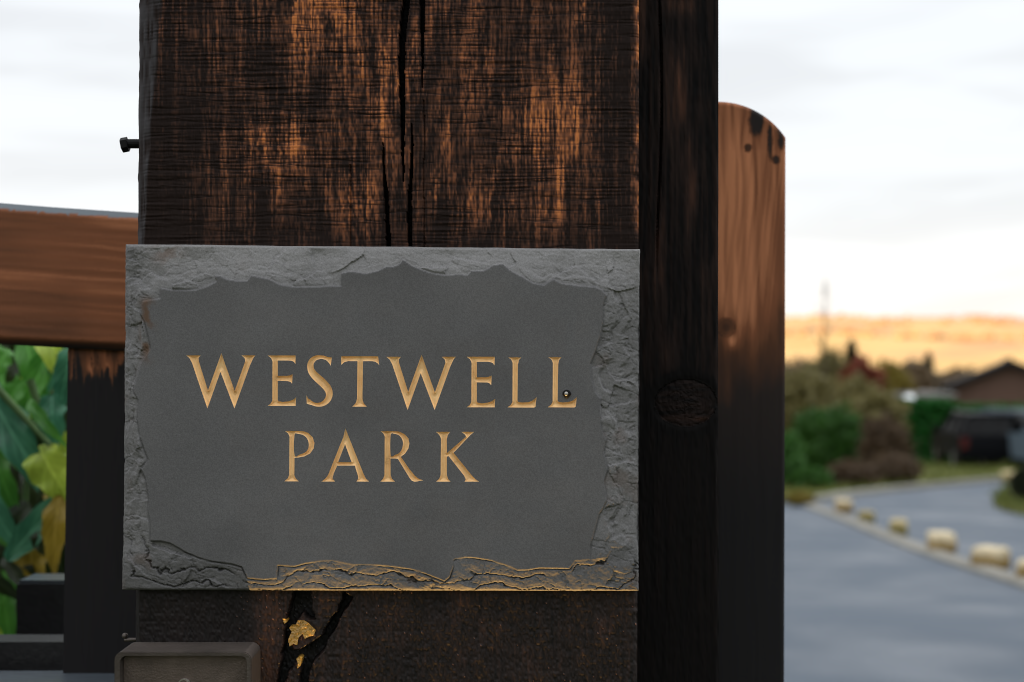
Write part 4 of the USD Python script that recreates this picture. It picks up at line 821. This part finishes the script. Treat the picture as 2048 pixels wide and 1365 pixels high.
# short black block post behind the gate
sK = 1.70 / F
kx0, kx1, kz = (33 - 1024) * sK, (160 - 1024) * sK, EYE - (1162 - HORIZON) * sK
kp = thing('short_post', 'short square black post behind the gate in front of the leafy plant', 'post', ((kx0 + kx1) / 2, 1.73, 0))
kw = (kx1 - kx0) / 2
pm = ext_y(shapely.box(-kw, 0, kw, kz - .004), -.03, .032); cpm = trimesh.creation.box((2 * kw - .004, .056, .004)); cpm.apply_translation((0, .001, kz - .0019))
obj('shaft', pm, 'black_block', kp); obj('sky_lit_top', cpm, 'wet_wood_sky_sheen', kp)  # thin top plate paints the sky sheen on the block

# ------------------------------------------------------------------ the leafy plant behind the gate
leafy('leaf_blue_green', (.018, .085, .05), (.045, .15, .085), 9, .35, .2, .5); leafy('leaf_mid_green', (.03, .12, .02), (.07, .20, .035), 9, .4, .3, .45)
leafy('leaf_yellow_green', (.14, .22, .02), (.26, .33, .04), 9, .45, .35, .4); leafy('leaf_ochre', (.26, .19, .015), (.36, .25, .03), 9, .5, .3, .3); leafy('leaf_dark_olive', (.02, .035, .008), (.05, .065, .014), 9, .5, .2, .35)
def veined(name, col, col2):
    M[name] = usdkit.material(stage, '/World/Looks/' + name, {'tc': ('texture_coordinate', {}), 'n': ('noise_texture', {'scale': 16.0, 'detail': 4.0, 'roughness': .6}), 've': ('attribute', {'attribute': 'vein'}),
        'r': ('rgb_ramp', {'ramp': [(.3, col), (.7, col2)]}), 'mx': ('mix_color', {'b': tuple(min(1, c * 1.7 + .04) for c in col2)}), 'b': ('bump', {'strength': .5, 'distance': .003}),
        'p': ('principled_bsdf', {'roughness': .36, 'specular_ior_level': .5}), 't': ('translucent_bsdf', {}), 'm': ('mix_closure', {'fac': .3})},
        [('tc.object', 'n.vector'), ('n.fac', 'r.fac'), ('r.color', 'mx.a'), ('ve.fac', 'mx.fac'), ('mx.result', 'p.base_color'), ('mx.result', 't.color'), ('ve.fac', 'b.height'), ('b.normal', 'p.normal'), ('p.BSDF', 'm.closure1'), ('t.BSDF', 'm.closure2')], surface='m.closure')
VT, VS = np.meshgrid(np.linspace(0, 1, 25), np.linspace(-1, 1, 17), indexing='ij')
VEIN = np.clip(.55 * (np.abs(VS) < .07) + .28 * np.clip(np.sin(VT * 42 - np.abs(VS) * 14) * 2 - 1, 0, 1), 0, .9).ravel()
for nm, c0, c1 in (('leaf_blue_green', (.02, .11, .06), (.08, .27, .15)), ('leaf_mid_green', (.035, .16, .02), (.10, .32, .04)), ('leaf_yellow_green', (.26, .40, .03), (.45, .56, .07)), ('leaf_dark_olive', (.007, .017, .004), (.028, .042, .009))):
    veined(nm, c0, c1)
veined('leaf_ochre', (.24, .16, .012), (.40, .28, .03))
def leaf(base, length, width, ang, tilt, fold=.35, droop=.5, seed=0, wavy=.08):
    n, m = 25, 8
    t = np.linspace(0, 1, n)[:, None]; s = np.linspace(-1, 1, 2 * m + 1)[None, :]
    prof = np.sin(math.pi * np.clip(t, .0, 1) ** .72) ** .85 + .015
    x = s * prof * width / 2 * (1 + wavy * np.sin(t * 22 + seed)); y = t * length + 0 * s
    z = fold * np.abs(x) - droop * length * t ** 2 + .10 * width * np.sin(t * 15 + seed) * np.abs(s) + .10 * width * s * np.sin(seed * 1.7) * t
    P_ = np.stack([x.ravel(), y.ravel(), z.ravel()], 1)
    i = np.arange(n * (2 * m + 1)).reshape(n, 2 * m + 1); f = np.stack([i[:-1, :-1], i[:-1, 1:], i[1:, 1:], i[1:, :-1]], -1).reshape(-1, 4)
    # picture plane is x,z: y of the leaf along angle ang in x,z; leaf normal faces the viewer (-y), leaning up by tilt
    ca, sa = math.cos(ang), math.sin(ang); ct, st_ = math.cos(tilt), math.sin(tilt)
    ey = np.array([ca * ct, -st_, sa * ct]); ex = np.array([sa, 0, -ca]); ez = np.cross(ex, ey)
    if ez[1] > 0: ex = -ex; ez = -ez
    return P_ @ np.stack([ex, ey, ez]) + np.asarray(base), f
simple('leaf_stem', (.07, .13, .04), .5, .3, .3, 20)
plant = thing('leafy_plant', 'leafy plant with large green and yellowing leaves behind the gate', 'plant', (0, 0, 0))
hand = [(-10, 690, 2.15, 260, 84, -72, .5, 'leaf_mid_green'), (48, 650, 2.12, 190, 62, -75, .4, 'leaf_mid_green'), (80, 640, 2.05, 190, 72, -58, .5, 'leaf_yellow_green'), (118, 670, 2.1, 180, 62, -112, .5, 'leaf_mid_green'), (150, 690, 2.02, 130, 60, -105, .3, 'leaf_blue_green'),
        (-30, 760, 2.0, 250, 92, -58, .5, 'leaf_blue_green'), (60, 745, 2.15, 150, 66, -80, .4, 'leaf_yellow_green'), (105, 790, 2.0, 110, 74, -85, .5, 'leaf_blue_green'), (140, 800, 2.1, 150, 66, -100, .5, 'leaf_yellow_green'), (30, 810, 2.08, 160, 74, -75, .5, 'leaf_blue_green'),
        (78, 890, 1.98, 130, 104, -62, .35, 'leaf_yellow_green'), (128, 905, 2.02, 150, 78, -88, .4, 'leaf_yellow_green'), (20, 900, 2.15, 190, 80, -95, .4, 'leaf_dark_olive'), (-20, 880, 2.1, 160, 70, -70, .4, 'leaf_mid_green'), (15, 1120, 2.0, 220, 66, 48, .3, 'leaf_blue_green'), (120, 990, 1.98, 150, 60, -95, .4, 'leaf_ochre'),
        (50, 1000, 2.1, 170, 78, -100, .4, 'leaf_dark_olive'), (60, 1060, 2.02, 120, 92, -85, .3, 'leaf_ochre'), (100, 1110, 2.1, 120, 70, -80, .3, 'leaf_dark_olive'), (10, 1140, 2.05, 150, 60, -88, .3, 'leaf_mid_green'), (-10, 1010, 2.12, 200, 80, -80, .4, 'leaf_dark_olive'), (22, 1220, 2.1, 140, 62, -85, .3, 'leaf_dark_olive'), (140, 1040, 2.12, 150, 70, -80, .3, 'leaf_dark_olive'),
        (-60, 720, 2.1, 220, 90, -65, .5, 'leaf_mid_green'), (-70, 900, 2.05, 220, 90, -60, .5, 'leaf_blue_green'), (-60, 1100, 2.1, 220, 90, -70, .5, 'leaf_yellow_green')]
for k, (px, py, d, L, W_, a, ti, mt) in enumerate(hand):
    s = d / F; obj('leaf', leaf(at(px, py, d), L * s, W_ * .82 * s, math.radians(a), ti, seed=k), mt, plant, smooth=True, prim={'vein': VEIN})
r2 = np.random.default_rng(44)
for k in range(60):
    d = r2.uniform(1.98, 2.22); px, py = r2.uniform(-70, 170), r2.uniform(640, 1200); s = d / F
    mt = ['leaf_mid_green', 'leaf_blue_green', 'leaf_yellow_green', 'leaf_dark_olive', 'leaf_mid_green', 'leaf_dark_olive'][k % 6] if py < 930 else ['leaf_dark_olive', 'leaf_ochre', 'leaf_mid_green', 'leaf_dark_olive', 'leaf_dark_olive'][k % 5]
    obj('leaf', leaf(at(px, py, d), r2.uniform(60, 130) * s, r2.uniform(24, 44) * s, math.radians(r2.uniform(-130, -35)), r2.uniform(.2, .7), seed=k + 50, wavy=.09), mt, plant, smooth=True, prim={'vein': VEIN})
r_ = np.random.default_rng(12)
Vs, Fs, nn = [], [], 0
for k in range(420):
    d = r_.uniform(2.25, 3.0); px = r_.uniform(-520, 420); py = r_.uniform(560, 1900); s = d / F
    v_, f_ = leaf(at(px, py, d), r_.uniform(120, 230) * s, r_.uniform(50, 90) * s, math.radians(r_.uniform(-140, -40)), r_.uniform(.1, .8), seed=k)
    Vs.append(v_); Fs.append(f_ + nn); nn += len(v_)
obj('leaf_mass', (np.vstack(Vs), np.vstack(Fs)), 'leaf_dark_olive', plant, smooth=True, prim={'vein': np.tile(VEIN * .6, 420)}, kind='stuff')  # near-black leaf colour paints the deep shade between the leaves
stems = [((60, 760), (95, 870), 2.0), ((-40, 740), (100, 890), 1.97), ((20, 1300), (60, 900), 2.12), ((110, 1300), (100, 760), 2.16), ((0, 1200), (30, 760), 2.18)]
obj('stem', cat([taper(at(*a, d), at(*b, d), .006, .004) for a, b, d in stems] + [taper((x, 2.3 + .2 * math.sin(k), -.02), (x + .08, 2.3, 1.45), .014, .006) for k, x in enumerate(np.linspace(-1.1, -.4, 8))]), 'leaf_stem', plant, smooth=True)

# ------------------------------------------------------------------ small uplight at the foot of the post
lx, ly = -.045, 1.232
lamp = thing('ground_spotlight', 'slim ground spotlight at the foot of the timber post shining up', 'lamp', (lx, ly, 0))
can = trimesh.creation.annulus(.0125, .0145, .095); can.apply_translation((0, 0, .0475)); obj('can', can, 'black_iron', lamp, smooth=40)
obj('base', cyl(.0165, .012, (0, 0, .006)), 'black_iron', lamp, smooth=40)
dl = UsdLux.DiskLight.Define(stage, str(lamp.GetPath()) + '/bulb'); dl.CreateRadiusAttr(.006); dl.CreateIntensityAttr(90000.0); dl.CreateColorAttr((1.0, .58, .20)); dl.AddTranslateOp().Set((0, 0, .02)); dl.AddRotateXOp().Set(180)
